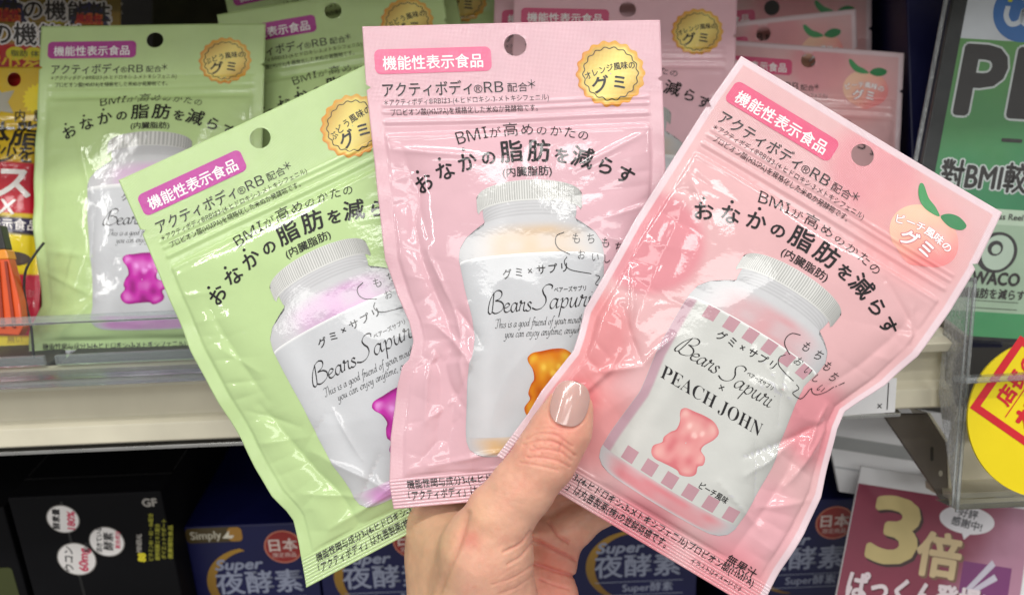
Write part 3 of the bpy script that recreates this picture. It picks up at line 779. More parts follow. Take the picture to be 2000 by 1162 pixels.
# ================================================================== THE PLACE
BEIGE = mat('painted_steel', lin((204, 198, 177)), .38, noise=.05, nscale=50, coat=.15)
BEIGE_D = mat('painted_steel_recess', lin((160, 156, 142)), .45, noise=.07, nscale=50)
DARKM = mat('dark_steel', lin((92, 84, 76)), .5, noise=.12, nscale=60)
GREYM = mat('grey_panel', lin((84, 82, 79)), .6, noise=.1, nscale=20)
TRAYM = mat('grey_tray', lin((58, 57, 55)), .5, noise=.1)
BLACKP = mat('black_plastic', (.012, .012, .013), .35, noise=.2)
STEEL = mat('bright_steel', (.62, .62, .60), .28, metal=.9, noise=.08)
NAVY = mat('navy_carton', lin((10, 14, 68)), .45, coat=.06, coat_rough=.15, noise=.1, nscale=30)
BLACKC = mat('black_carton', (.005, .005, .006), .6, spec=.1, coat=.0, coat_rough=.12, noise=.2, nscale=30)
WHITEP = mat('white_card', lin((224, 224, 226)), .5, noise=.04, nscale=30)
ORANGE = mat('orange_plastic', lin((226, 84, 24)), .35, coat=.4, noise=.08)
AMBER = mat('amber_plastic', lin((240, 150, 30)), .35, coat=.4, noise=.08)
YELLOW = mat('yellow_card', lin((232, 208, 0)), .5, noise=.05, nscale=25)

# ---- the display shelf with its price rail
YR = .366
zr = lambda py: float(PY(500, py, YR)[2])
XE = float(PY(1852, 735, YR)[0]); XL = -.75
sh = root('display_shelf', (0, YR, zr(862)), 'cream steel shop shelf with price rail under the rows of gummy pouches', 'shelf')
zt, zb = zr(716), zr(846)
extrude_x('shelf_board', [(YR + .014, zt - .004), (YR + .45, zt - .004), (YR + .45, zb + .006), (YR + .014, zb + .006)], XL, XE - .002, GREYM, sh, .001)
hgt = zt - zb
extrude_x('price_rail', [(YR, zt), (YR + .012, zt), (YR + .012, zb), (YR - .004, zb), (YR - .006, zb + hgt * .05), (YR - .003, zb + hgt * .27), (YR + .002, zb + hgt * .33), (YR + .004, zb + hgt * .62), (YR + .004, zb + hgt * .8), (YR - .004, zb + hgt * .83), (YR - .005, zb + hgt * .97)], XL, XE, BEIGE, sh, .0005)
extrude_x('steel_strip', [(YR - .001, zb - .0035), (YR + .012, zb - .0035), (YR + .012, zb - .0055), (YR - .001, zb - .0055)], XL, XE - .02, STEEL, sh, .0004)
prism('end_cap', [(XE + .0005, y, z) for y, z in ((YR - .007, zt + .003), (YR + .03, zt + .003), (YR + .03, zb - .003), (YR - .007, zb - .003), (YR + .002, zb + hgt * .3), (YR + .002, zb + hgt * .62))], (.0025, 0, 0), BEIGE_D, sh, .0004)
# clear front lip standing on the rail
zl0, zl1 = zr(714), zr(584)
lip = root('clear_shelf_lip', (-.1, YR - .012, zl0), 'clear plastic lip along the shelf edge in front of the green pouches', 'shelf lip')
xl1 = float(PY(1640, 600, YR)[0])
extrude_x('lip_panel', [(YR - .012, zl0), (YR - .0105, zl0), (YR - .0105, zl1 - .003), (YR - .012, zl1 - .003)], XL, xl1, CLEAR, lip)
extrude_x('lip_edge', [(YR - .0132, zl1), (YR - .0093, zl1), (YR - .0093, zl1 - .003), (YR - .0132, zl1 - .003)], XL, xl1, CLEAR_EDGE, lip, .0004)
extrude_x('lip_foot', [(YR - .014, zl0 - .0), (YR + .0, zl0 - .0), (YR + .0, zl0 + .0022), (YR - .014, zl0 + .0022)], XL, xl1, CLEAR_EDGE, lip, .0003)
# tray pieces on the board, behind the lip
for x0, x1, y0, y1 in ((-.45, -.215, .378, .43), (-.21, -.075, .378, .43), (-.07, .14, .378, .43)):
    t = root('pouch_tray', ((x0 + x1) / 2, .40, zt - .004), 'grey plastic tray base behind the clear lip, ' + {-.45: 'under the yellow diet pouches', -.21: 'under the nearest green shelf pouch', -.07: 'behind the held pouches'}[x0], 'tray', 'grey trays on the shelf board')
    slab('tray_floor', (x0, y0, zt + .001), (x1, y0, zt + .001), (x1, y0, zt - .0035), (x0, y0, zt - .0035), (0, y1 - y0 + .1, 0), TRAYM, t, .0008)
    slab('tray_front', (x0, y0 - .004, zt + .006), (x1, y0 - .004, zt + .006), (x1, y0 - .004, zt + .0012), (x0, y0 - .004, zt + .0012), (0, .0025, 0), CLEAR_EDGE, t, .0004)
# the shelf above (keeps the ceiling light off the upper parts of the rows)
us = root('upper_shelf', (0, .345, .04), 'cream steel shelf directly above the rows of pouches', 'shelf')
slab('shelf_board', (XL, .345, .066), (.9, .345, .066), (.9, .345, .044), (XL, .345, .044), (0, .45, 0), BEIGE, us, .001)
# back panel of the rack, floor of the bottom shelf
bp = slab('back_panel', (-.9, .80, .5), (.95, .80, .5), (.95, .80, -.75), (-.9, .80, -.75), (0, .02, 0), GREYM)
tag(bp, 'dark grey back panel of the shop rack, seen above the green pouches', 'rack panel')

ZLOW = -.435
ls = root('lower_shelf', (0, .40, ZLOW), 'grey bottom shelf the navy and black cartons stand on', 'shelf')
slab('shelf_board', (-.9, .385, ZLOW), (.95, .385, ZLOW), (.95, .385, ZLOW - .02), (-.9, .385, ZLOW - .02), (0, .41, 0), GREYM, ls, .001)

# ---- navy cartons on the lower shelf
TLw = P(350, 1030, .50); YB = TLw[1]; ZB = TLw[2]
SILV, GOLD = lin((142, 148, 170)), lin((190, 150, 52))
def carton_front(o, F):
    art = Art()
    # maker's plate with a small tick
    art.rect('name_plate', 2, 3, 112, 37, lin((74, 60, 26)), 1.5, 9)
    art.rect('name_plate', 84, 4, 112, 36, lin((168, 122, 46)), 1.8, 9)
    art.text('plate_lettering', 'Simply', 11, 28, 25, lin((206, 200, 180)), 2.4, width=60, bold=.3)
    art.poly('plate_lettering', [(72, 28), (88, 10), (86, 22), (96, 22), (92, 29)], lin((220, 214, 196)), 2.5)
    t = np.linspace(math.radians(100), math.radians(262), 26)
    mo = [(118 + 92 * math.cos(a), 136 - 84 * math.sin(a)) for a in t] + [(126 + 82 * math.cos(a), 138 - 80 * math.sin(a)) for a in t[::-1]]
    n = len(t); v = np.array(mo)
    art.add('crescent_picture', v, [(i, i + 1, 2 * n - 2 - i, 2 * n - 1 - i) for i in range(n - 1)], lerp(lin((176, 134, 44)), lin((110, 78, 24)), np.concatenate([np.linspace(0, 1, n), np.linspace(1, 0, n)])[:, None]), 1.6)
    art.disc('round_badge', 189, 54, 38, 38, lin((196, 120, 96)), 1.5, 40); art.disc('round_badge', 189, 54, 35, 35, lin((150, 40, 36)), 1.9, 40)
    art.text('badge_lettering', '日本', 189, 61, 31, lin((216, 196, 188)), 2.4, center=True, bold=.8)
    art.text('badge_lettering', '限定商品', 189, 77, 12, lin((216, 196, 188)), 2.4, center=True)
    art.text('lettering', 'Super', 48, 102, 34, SILV, 1.8, width=95, shear=.25, bold=1.2)
    art.text('lettering', '夜酵素', 44, 156, 58, SILV, 1.8, width=172, bold=1.0)
    art.rect('lettering', 44, 172, 222, 173.5, SILV, 1.8); art.text('lettering', 'Super酵素', 100, 196, 24, SILV, 1.9, bold=.3)
    art.rect('lettering', 44, 204, 222, 205.5, SILV, 1.8)
    par = {'plate_lettering': 'name_plate', 'badge_lettering': 'round_badge'}
    print_on(art, F.S, lambda p, m: m.get(par.get(p), o), PRINT_MATT, flat=True, unit=1.2e-4)
def carton(x0, wdt, label, col=NAVY, ztop=None, depth=.10, group='navy enzyme cartons on the lower shelf', front=carton_front, y=None, W=250, name='supplement_carton', top=None):
    zt_ = ZB if ztop is None else ztop; yb = YB if y is None else y
    o = root(name, (x0 + wdt / 2, yb + depth / 2, ZLOW), label, 'carton', group)
    slab('carton_body', (x0, yb, zt_), (x0 + wdt, yb, zt_), (x0 + wdt, yb, ZLOW), (x0, yb, ZLOW), (0, depth, 0), col, o, .0009)
    F = Flat((x0, yb, zt_), (x0 + wdt, yb, zt_), (x0, yb, ZLOW), W, W * (zt_ - ZLOW) / wdt)
    front(o, F)
    if top:
        T = Flat((x0, yb + depth, zt_), (x0 + wdt, yb + depth, zt_), (x0, yb, zt_), W, W * depth / wdt); top(o, T)
    return o
def navy_top(o, T):
    art = Art()
    art.text('top_lettering', 'Simply', 92, 120, 34, lin((120, 126, 150)), 1.5, bold=.3)
    art.text('top_lettering', '新 普 利', 96, 150, 18, lin((110, 116, 140)), 1.5, width=80)
    print_on(art, T.S, lambda p, m: o, PRINT_MATT, flat=True, unit=1.2e-4)
cw = 250 * .50 / FPX
for i, (px, lab) in enumerate(((358, 'navy carton with gold crescent beside the black carton, leftmost of its row'), (612, 'navy carton partly behind the lower tip of the green pouch'),
                               (866, 'navy carton hidden mostly behind the wrist'), (1117, 'navy carton with gold crescent just right of the hand, below the peach pouch'), (1447, 'navy carton beside the red poster, rightmost of its row'))):
    carton(float(TLw[0] + (px - 350) * .50 / FPX), cw, lab, top=navy_top, depth=.17)

# ---- black cartons
def black_front(o, F):
    art = Art(); red = lin((196, 44, 84)); yl = lin((150, 148, 40)); g = lin((150, 146, 140))
    for k in (3,):
        art.rect('foil_stripes', 40 + k * 22, 14, 46 + k * 22, 300, lin((7, 7, 8)), 1.2)
    for cx, cy, r in ((104, 56, 32), (184, 116, 35), (112, 156, 39)):
        art.disc('white_sticker', cx, cy, r + 2.5, r + 2.5, lin((120, 116, 112)), 1.7, 36); art.disc('white_sticker', cx, cy, r, r, lin((226, 222, 220)), 2.0, 36)
    R = -math.radians(80)
    s = 'sticker_lettering'
    art.text(s, '酵素量', 92, 80, 17, BLK, 2.4, rot=R, bold=.5); art.text(s, '180%', 124, 82, 22, red, 2.4, rot=R, bold=.8)
    art.text(s, '活きている', 168, 142, 13, BLK, 2.4, rot=R, bold=.4); art.text(s, '酵素', 192, 138, 23, BLK, 2.4, rot=R, bold=.5); art.text(s, '配合成分', 208, 134, 11, red, 2.4, rot=R, bold=.3)
    art.text(s, 'ウコン', 98, 186, 22, BLK, 2.4, rot=R, bold=.5); art.text(s, '60mg', 130, 188, 27, red, 2.4, rot=R, bold=1.0); art.text(s, '配合', 142, 140, 13, BLK, 2.45, rot=R, bold=.3)
    L = 'lettering'
    art.text(L, '88', 256, 170, 22, lin((220, 206, 40)), 2.0, rot=R, bold=1.); art.text(L, 'MINERAL', 252, 146, 15, g, 2.0, rot=R, bold=.5, width=46)
    for i, (y1, t) in enumerate(((168, 'ビタミンB1・B2・B6配合'), (168, '植物発酵エキス配合'), (166, 'ダイエットサポート'), (166, '健康補助食品'))):
        art.text(L, t, 272 + i * 14, y1, 11, yl, 2.0, rot=R, width=(118, 92, 100, 84)[i], bold=.25)
    art.text(L, 'GF', 276, 34, 26, g, 2.0, rot=0, bold=1.2)
    print_on(art, F.S, lambda p, m: m.get({'sticker_lettering': 'white_sticker'}.get(p), o), PRINT_MATT, flat=True, unit=1.2e-4)
TLb = P(14, 972, .47)
bwid = 300 * .47 / FPX
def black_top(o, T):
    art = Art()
    for x in (1, 315): art.rect('edge_highlights', x, 4, x + 2, 500, lin((70, 70, 70)), 1.3)  # bevel highlights put into the print as thin grey lines
    art.rect('edge_highlights', 1, 514, 317, 517, lin((64, 64, 64)), 1.3)
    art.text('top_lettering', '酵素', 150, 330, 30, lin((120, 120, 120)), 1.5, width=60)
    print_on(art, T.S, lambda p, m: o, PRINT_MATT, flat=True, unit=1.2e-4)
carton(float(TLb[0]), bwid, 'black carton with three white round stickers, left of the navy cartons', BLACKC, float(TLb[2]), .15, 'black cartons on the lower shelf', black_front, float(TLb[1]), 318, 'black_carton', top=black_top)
def plain_front(o, F):
    art = Art()
    art.rect('colour_band', 230, 150, 300, 330, lin((60, 66, 24)), 1.4, 8)
    print_on(art, F.S, lambda p, m: o, PRINT_MATT, flat=True, unit=1.2e-4)
carton(float(TLb[0]) - bwid - .006, bwid, 'plain black carton cut off by the left edge, beside the stickered black carton', BLACKC, float(TLb[2]) - .008, .15, 'black cartons on the lower shelf', plain_front, float(TLb[1]) + .004, 318, 'black_carton')

# ---- red poster and white board on the right
po = root('promotion_poster', PY(1810, 1200, .44), 'dark red laminated poster with a big golden 3, lower right behind the navy carton', 'poster')
q = [P(1682, 910, .472), P(2074, 972, .472), P(2029, 1297, .447), P(1614, 1257, .447)]
slab('poster_sheet', *q, FC * .0015, WHITEP, po, .0003)
F = Flat(q[0], q[1], q[3], 400, 340)
art = Art()
v = []
gx, gy = np.meshgrid(np.linspace(1, 345, 12), np.linspace(34, 338, 10)); tt = np.clip((gx - 120) / 210 + (gy - 180) / 500, 0, 1)
art.add('red_print', np.stack([gx.ravel(), gy.ravel()], 1), [tuple(x) for x in grid_faces(10, 12)], lerp(lin((132, 48, 72)), lin((176, 126, 150)), sstep(.35, .75, tt.ravel())[:, None]), 1.2)
art.rect('red_print', 228, 150, 322, 214, lin((120, 50, 110)), 1.5)
print_poster = 'lettering'
for off, c, li, bo in (((5, 4), lin((62, 40, 40)), 1.9, 7.0), ((0, 0), lin((196, 178, 122)), 2.4, 6.0)):
    art.text(print_poster, '3', 44 + off[0], 172 + off[1], 172, c, li, bold=bo, width=86)
for off, c, li, bo in (((4, 3), lin((120, 90, 70)), 1.9, 4.0), ((0, 0), lin((206, 184, 142)), 2.4, 3.0)):
    art.text(print_poster, '倍', 138 + off[0], 180 + off[1], 88, c, li, bold=bo)
for off, c, li, bo in (((2, 2), lin((90, 20, 40)), 1.9, 2.6), ((0, 0), lin((222, 208, 214)), 2.4, 2.0)):
    art.text(print_poster, 'ぱっくん登場!', 18 + off[0], 246 + off[1], 54, c, li, width=262, bold=bo)
art.disc('speech_bubble', 222, 72, 54, 27, lin((226, 224, 230)), 1.9, 36); art.poly('speech_bubble', [(214, 94), (222, 110), (238, 92)], lin((226, 224, 230)), 1.95)
art.text('bubble_lettering', '好評', 222, 66, 19, lin((90, 90, 96)), 2.4, center=True, bold=.5, rot=.1); art.text('bubble_lettering', '感謝中!', 222, 86, 19, lin((90, 90, 96)), 2.4, center=True, bold=.5, rot=.1)
for k in range(2):
    art.poly('chopsticks_picture', [(236 + 14 * k, 206 - 4 * k), (244 + 14 * k, 210 - 4 * k), (290 + 8 * k, 150 + 26 * k), (282 + 8 * k, 140 + 26 * k)], lin((196, 190, 206)), 1.9 + .1 * k)
print_on(art, F.S, lambda p, m: m.get({'bubble_lettering': 'speech_bubble'}.get(p), po), PRINT, flat=True, unit=1.2e-4)

wb = root('white_display_board', P(1760, 900, .50), 'white card board leaning behind the red poster, under the shelf end', 'board')
q = [P(1600, 770, .50), P(1960, 825, .50), P(2000, 1010, .485), P(1640, 960, .485)]
slab('board_sheet', *q, FC * .003, WHITEP, wb, .0005)
F = Flat(q[0], q[1], q[3], 100, 100); art = Art()
art.rect('board_stripe', 0, 42, 100, 56, lin((150, 152, 152)), 1.5); art.rect('board_stripe', 0, 74, 100, 76, lin((180, 182, 186)), 1.5)
print_on(art, F.S, lambda p, m: wb, PRINT, flat=True, unit=1.2e-4)

# ---- steel bracket and trough under the rail's end
br = root('shelf_bracket', P(1800, 970, .43), 'dark steel shelf bracket sloping down beside the metal trough, lower right', 'bracket')
pl = [P(1725, 808, .425), P(1810, 808, .425), P(1849, 866, .425), P(1853, 976, .425), P(1840, 977, .425)]
prism('bracket_plate', pl, FC * .003, DARKM, br, .0004)
prism('bracket_edge', [P(1811, 806, .4245), P(1817, 806, .4245), P(1857, 866, .4245), P(1860, 975, .4245), P(1854, 976, .4245), P(1850, 867, .4245)], FC * .02, BEIGE, br, .0004)
art = Art(); 
bF = Flat(P(1725, 808, .425), P(1860, 808, .425), P(1725, 977, .425), 135, 169)
art.rect('slot_holes', 92, 64, 98, 92, lin((30, 26, 24)), .5, 3); art.disc('slot_holes', 112, 116, 4, 6, lin((170, 165, 150)), .5, 14)
print_on(art, bF.S, lambda p, m: br, PRINT_MATT, flat=True, unit=2e-4)
tr_ = root('steel_trough', P(1930, 970, .42), 'cream steel trough of the next shelf, behind the yellow round sign', 'shelf trough')
prism('trough_back', [P(1862, 800, .44), P(2150, 790, .44), P(2150, 952, .44), P(1862, 962, .44)], FC * .003, BEIGE, tr_, .0004)
prism('trough_lip', [P(1860, 962, .415), P(2150, 948, .415), P(2150, 968, .415), P(1862, 978, .415)], FC * .028, BEIGE, tr_, .0004)
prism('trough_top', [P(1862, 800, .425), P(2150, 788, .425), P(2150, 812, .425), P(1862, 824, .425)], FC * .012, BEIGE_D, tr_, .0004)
# wire hook hanging at the rail end
tag(tube('wire_hook', [P(1866, 800, .41), P(1856, 850, .41), P(1852, 872, .41), P(1860, 884, .41), P(1876, 840, .41)], .0005, STEEL), 'thin bent wire hook hanging at the rail end by the bracket', 'hook')

# ---- white price card hanging under the rail
pcx = root('price_card', PY(1725, 800, YR - .01), 'small white price card hanging below the rail behind the peach pouch', 'price card')
q = [P(1640, 745, .395), P(1752, 738, .395), P(1745, 802, .395), P(1636, 812, .395)]
slab('card', *q, FC * .0006, WHITEP, pcx, .0001)
F = Flat(q[0], q[1], q[3], 112, 64); art = Art()
art.text('lettering', '×', 76, 58, 22, BLK, 1.5); art.rect('lettering', 95, 8, 97, 58, BLK, 1.5)
print_on(art, F.S, lambda p, m: pcx, PRINT, flat=True)

# ---- clear holder and round yellow sign on the right
ho = root('clear_card_holder', P(1900, 990, .385), 'clear acrylic upright holder in front of the green sign, right of the peach pouch', 'card holder')
slab('side_panel', P(1852, 548, .40), P(1905, 545, .385), P(1868, 1000, .385), P(1835, 770, .40), FC * .0012, HAZY, ho, .0002)
tube('panel_edge', [P(1905, 545, .3845), P(1888, 760, .3845), P(1869, 1000, .3845)], .0008, CLEAR_EDGE, ho)
tube('panel_edge', [P(1852, 548, .3995), P(1905, 545, .3845)], .0008, CLEAR_EDGE, ho)
tube('panel_edge', [P(1893, 560, .3842), P(1876, 780, .3842), P(1860, 990, .3842)], .0005, CLEAR_EDGE, ho)
slab('front_rail', P(1888, 738, .366), P(2200, 720, .366), P(2200, 732, .366), P(1887, 750, .366), FC * .012, CLEAR_EDGE, ho, .0006)
slab('foot_rail', P(1868, 985, .39), P(2200, 972, .39), P(2200, 982, .39), P(1868, 996, .39), FC * .02, CLEAR, ho, .0006)

sg = root('round_sign', P(2045, 970, .375), 'round yellow sign with a red square frame, cut off at the right edge', 'sign')
C0 = P(2045, 818, .375); k0 = .375 / FPX
tt = np.linspace(0, 2 * math.pi, 72, endpoint=False)
prism('sign_disc', [C0 + k0 * 155 * (math.cos(t) * XC + math.sin(t) * UC) for t in tt], FC * .0012, YELLOW, sg)
F = Flat(C0 + k0 * 155 * (-XC + UC), C0 + k0 * 155 * (XC + UC), C0 + k0 * 155 * (-XC - UC), 310, 310)
art = Art(); red = lin((204, 22, 40)); an = math.radians(-57)
ctr = np.array([150., 158.])
def rp(x, y):
    c, s_ = math.cos(an), math.sin(an); return (ctr[0] + x * c - y * s_, ctr[1] + x * s_ + y * c)
# the square frame has its left corner near the rim
A0, B0 = np.array([4, 133.]), np.array([95., 2.])
ex = (B0 - A0) / np.linalg.norm(B0 - A0); ey = np.array([-ex[1], ex[0]])
O = A0; sz = 172.
def fr(x, y): return tuple(O + ex * x + ey * y)
for (x0, y0, x1, y1) in ((0, 0, sz, 15), (0, sz - 15, sz, sz), (0, 15, 15, sz - 15), (sz - 15, 15, sz, sz - 15)):
    art.poly('red_frame', [fr(x0, y0), fr(x0, y1), fr(x1, y1), fr(x1, y0)], red, 1.2)
def frt(t, x, y, size, **kw):
    p = fr(x, y); art.text('lettering', t, p[0], p[1], size, red, 1.6, rot=math.atan2(ex[1], ex[0]), **kw)
frt('店長の', 44, 58, 37, bold=1.4); frt('オススメ', 30, 118, 46, bold=3.0, width=120)
art.poly('lettering', [fr(24, 66), fr(24, 68), fr(150, 68), fr(150, 66)], red, 1.6)
print_on(art, F.S, lambda p, m: sg, PRINT, flat=True, unit=1.5e-4)

# ---- tall green sign on the right
gs = root('green_sign', P(1900, 640, .43), 'tall green and white sign with large black letters in a clear sleeve, upper right', 'sign')
dG = .43
TLg = np.array([1888., 0]); Rg = np.array([1., .062]); Dg = np.array([-.19, 1.])
def gp(x, y, d=dG): p = TLg + Rg * x + Dg * y; return P(p[0], p[1], d)
slab('sign_board', gp(-26, -90), gp(300, -90), gp(300, 655), gp(-26, 655), FC * .003, BLACKP, gs, .0005)
F = Flat(gp(0, -90), gp(300, -90), gp(0, 650), 300, 740)
art = Art()
art.rect('white_field', 2, 2, 298, 165, lin((214, 216, 222)), .6)
gx, gy = np.meshgrid(np.linspace(2, 298, 6), np.linspace(165, 490, 14)); t = (gy - 165) / 325
n = vnoise(gx / 60, gy / 70, 2)
art.add('green_field', np.stack([gx.ravel(), gy.ravel()], 1), [tuple(x) for x in grid_faces(14, 6)], lerp(lin((98, 156, 78)), lin((56, 134, 90)), np.clip(t.ravel() * 1.1 + .3 * (n.ravel() - .5), 0, 1)[:, None]), .6)
art.rect('white_field', 2, 490, 298, 520, lin((196, 214, 190)), .6); art.rect('white_field', 2, 520, 298, 690, lin((168, 190, 164)), .6)
art.rect('green_field', 2, 690, 298, 738, lin((70, 150, 96)), .6)
art.disc('round_emblem', 118, 104, 63, 62, lin((48, 108, 178)), 1.2, 48)
em = 'emblem_mark'
art.stroke(em, [(82, 98), (82, 118), (94, 132), (110, 126), (114, 104), (116, 126), (134, 132), (146, 118), (146, 98)], 10, lin((214, 218, 226)), 1.7, n=8)
for cx, cy, c in ((84, 92 - 14, lin((206, 204, 30))), (116, 94 - 14, lin((216, 220, 228)))):
    art.rect(em, cx - 12, cy - 4.5, cx + 12, cy + 4.5, c, 1.7, 3); art.rect(em, cx - 4.5, cy - 12, cx + 4.5, cy + 12, c, 1.8, 3)
DK = lin((40, 32, 32)); OUT = lin((212, 216, 214))
def ot(txt, x, y, size, width, o=3.2, inner=.0, off=.02):
    art.text('lettering', txt, x, y, size, OUT, 1.4, width=width, bold=o + inner); art.text('lettering', txt, x, y, size, DK, 2.0, width=width, bold=inner)
ot('P', 20, 308, 186, 78, 4, 6.5); ot('E', 124, 308, 186, 84, 4, 6.5); ot('L', 224, 308, 186, 70, 4, 6.5)
ot('對BMI較高的', 14, 452, 62, 262, 2.4, 1.6)
art.text('lettering', '一', 120, 372, 40, DK, 2.0, bold=2)
art.text('lettering', 'Lossless Reel', 100, 510, 17, DK, 2., bold=.3)
art.disc('round_emblem', 150, 574, 40, 40, lin((52, 46, 48)), 1.2, 40); art.disc('round_emblem', 152, 574, 31, 34, lin((190, 206, 188)), 1.4, 40)
art.disc('round_emblem', 146, 566, 15, 15, lin((52, 46, 48)), 1.5, 30); art.disc('round_emblem', 148, 568, 9, 9, lin((190, 206, 188)), 1.6, 30)
art.text('lettering', 'WACO', 112, 636, 34, DK, 2., width=92, bold=1.4)
art.text('lettering', '内臓脂肪を減らす', 80, 662, 21, DK, 2., width=140, bold=.6)
art.rect('lettering', 118, 668, 210, 669.2, DK, 1.8); art.rect('lettering', 118, 682, 210, 683.2, DK, 1.8)
print_on(art, F.S, lambda p, m: m.get({'emblem_mark': 'round_emblem'}.get(p), gs), PRINT, flat=True, unit=1.5e-4)
slab('clear_sleeve', gp(-40, -90, .4265), gp(310, -90, .4265), gp(310, 660, .4265), gp(-40, 660, .4265), FC * .0006, SLEEVE, gs, .0001)
tube('sleeve_edge', [gp(-40, -90, .4262), gp(-40, 300, .4262), gp(-40, 660, .4262)], .0011, CLEAR_EDGE, gs)

# ---- navy upright carton, and a black block standing in for the dark gap beside it
nb = root('upright_carton', P(1790, 620, .50), 'tall plain navy carton standing between the peach pouches and the green sign', 'carton')
slab('carton_body', P(1768, -80, .47), P(1960, -80, .47), P(1960, 680, .45), P(1792, 680, .45), np.array([.01, .09, 0]), NAVY, nb, .001)
db = root('dark_gap_block', P(1730, 620, .56), 'black block added for the dark gap right of the peach pouches', 'carton')
slab('carton_body', P(1600, -80, .56), P(1790, -80, .56), P(1790, 700, .54), P(1600, 700, .54), np.array([0, .08, 0]), BLACKC, db, .001)
ob = root('olive_carton', P(380, 100, .60), 'dark olive carton behind the green pouches, at the top edge', 'carton')
slab('carton_body', P(296, -60, .60), P(455, -60, .60), P(455, 200, .59), P(296, 200, .59), np.array([0, .06, 0]), mat('olive_carton', lin((70, 72, 52)), .35, coat=.4, noise=.25, nscale=60), ob, .001)

# ================================================================== POUCHES ON THE SHELF
def px_quad(tl, W, ang, H, skew=0.):
    """corners in the picture of a pouch W px wide, turned by ang degrees, H px tall"""
    c, s = math.cos(math.radians(ang)), math.sin(math.radians(ang))
    tl = np.array(tl, float); r = np.array([c, -s]) * W; d = np.array([s + skew, c]) * H
    return [tuple(tl), tuple(tl + r), tuple(tl + d), tuple(tl + r + d)]
GREENS, PINKS = (192, 218, 152), (234, 188, 199)
def shelf_pouch(kind, quad, depth, seed, label, detail=False, body=True, film=None, banner=None, **kw):
    pc = Pouch(quad, depth, seed, **kw)
    base = (pc.Q[2] + pc.Q[3]) / 2
    o = root('gummy_pouch', base, label, 'pouch', {'grape': 'green grape pouches on the shelf', 'orange': 'pink orange flavour pouches on the shelf', 'peach': 'peach pouches on the shelf'}[kind])
    colf = film or {'grape': plain(GREENS), 'orange': plain(PINKS), 'peach': peach_film}[kind]
    build_film(pc, o, colf, 6., material=FILM_SOFT)
    front_print(pc, o, kind, .5, FILM_SOFT, detail=detail, banner=banner or {'grape': (176, 52, 146), 'orange': (214, 84, 128), 'peach': (214, 78, 122)}[kind], bodytext=body)
    return pc
shelf_pouch('grape', [(78, 50), (520, 48), (60, 710), (505, 700)], (.437, .437, .424, .424), 11, 'nearest green pouch on the shelf, standing behind the clear lip with a purple bear',
            left=[(0, 0), (560, -6), (700, 14), (790, 22), (860, -8), (948, -4)], puff=40,
            creases=[(120, 330, 175, 520, 5, 7), (175, 520, 150, 760, -5, 8), (20, 700, 160, 770, 6, 5), (160, 770, 60, 900, 6, 6), (30, 640, 150, 660, 5, 6)])
shelf_pouch('grape', px_quad((424, 30), 442, 9, 655), (.452, .452, .445, .445), 12, 'tilted green pouch whose top is seen right behind the nearest shelf green pouch')
shelf_pouch('grape', px_quad((430, -46), 442, 12, 655), (.470, .470, .463, .463), 13, 'green pouch of which only a shiny top corner shows at the top edge', body=False)
shelf_pouch('grape', px_quad((532, -45), 440, 5, 655), (.483, .483, .476, .476), 14, 'rearmost green pouch with its gold seal cut by the top edge, beside the pink pouches', body=False)
shelf_pouch('orange', [(1004, -14), (1440, -10), (985, 640), (1420, 640)], (.447, .447, .440, .440), 15, 'pink pouch with gold seal on the shelf, behind the held pink pouch',
            creases=[(470, 330, 560, 260, 6, 6), (560, 260, 480, 520, -6, 8)])
shelf_pouch('orange', [(966, -10), (1404, -22), (950, 640), (1390, 630)], (.462, .462, .455, .455), 16, 'pink pouch of which only a narrow left edge shows between green and pink pouches', body=False)
shelf_pouch('peach', [(1390, 74), (1765, 105), (1375, 690), (1742, 705)], (.470, .462, .460, .452), 17, 'peach pouch with a green leaf, lowest and nearest of the three on the shelf', puff=30)
shelf_pouch('peach', [(1302, 58), (1672, 18), (1322, 690), (1690, 650)], (.492, .486, .482, .476), 18, 'peach pouch tilted to the left, middle of the three shelf peach pouches', body=False, puff=26)
shelf_pouch('peach', [(1302, 2), (1702, -26), (1322, 650), (1700, 640)], (.515, .510, .505, .500), 19, 'rearmost peach pouch, cut by the top edge behind the other two', body=False, puff=26)

# ---- yellow and red diet pouches at the left edge
def flat_sheet_pouch(name, quad, depth, seed, colf, label, group, artf, hole=None, **kw):
    pc = Pouch(quad, depth, seed, **kw)
    o = root(name, (pc.Q[2] + pc.Q[3]) / 2, label, 'pouch', group)
    build_film(pc, o, colf, 7., hole=hole, material=FILM_SOFT)
    art = Art(); artf(art); print_on(art, pc.S, lambda p, m: o, FILM_SOFT, 12, 1.2e-4)
    return o
def bands(*bs):
    def f(a, b):
        c = np.tile(lin(bs[0][1]), (len(a), 1))
        for b0, col in bs[1:]: c = lerp(c, lin(col)[None], sstep(b0 - 3, b0 + 3, b + 6 * np.sin(a / 120))[:, None])
        return c
    return f
def burst(art, part, x, y, r, col, li, n=18, d=.12):
    t = np.linspace(0, 2 * math.pi, 2 * n, endpoint=False); rr = r * (1 + d * np.where(np.arange(2 * n) % 2, 1, -1))
    art.add(part, np.concatenate([[(x, y)], np.stack([x + rr * np.cos(t), y + rr * np.sin(t)], 1)]), [(0, 1 + i, 1 + (i + 1) % (2 * n)) for i in range(2 * n)], col, li)
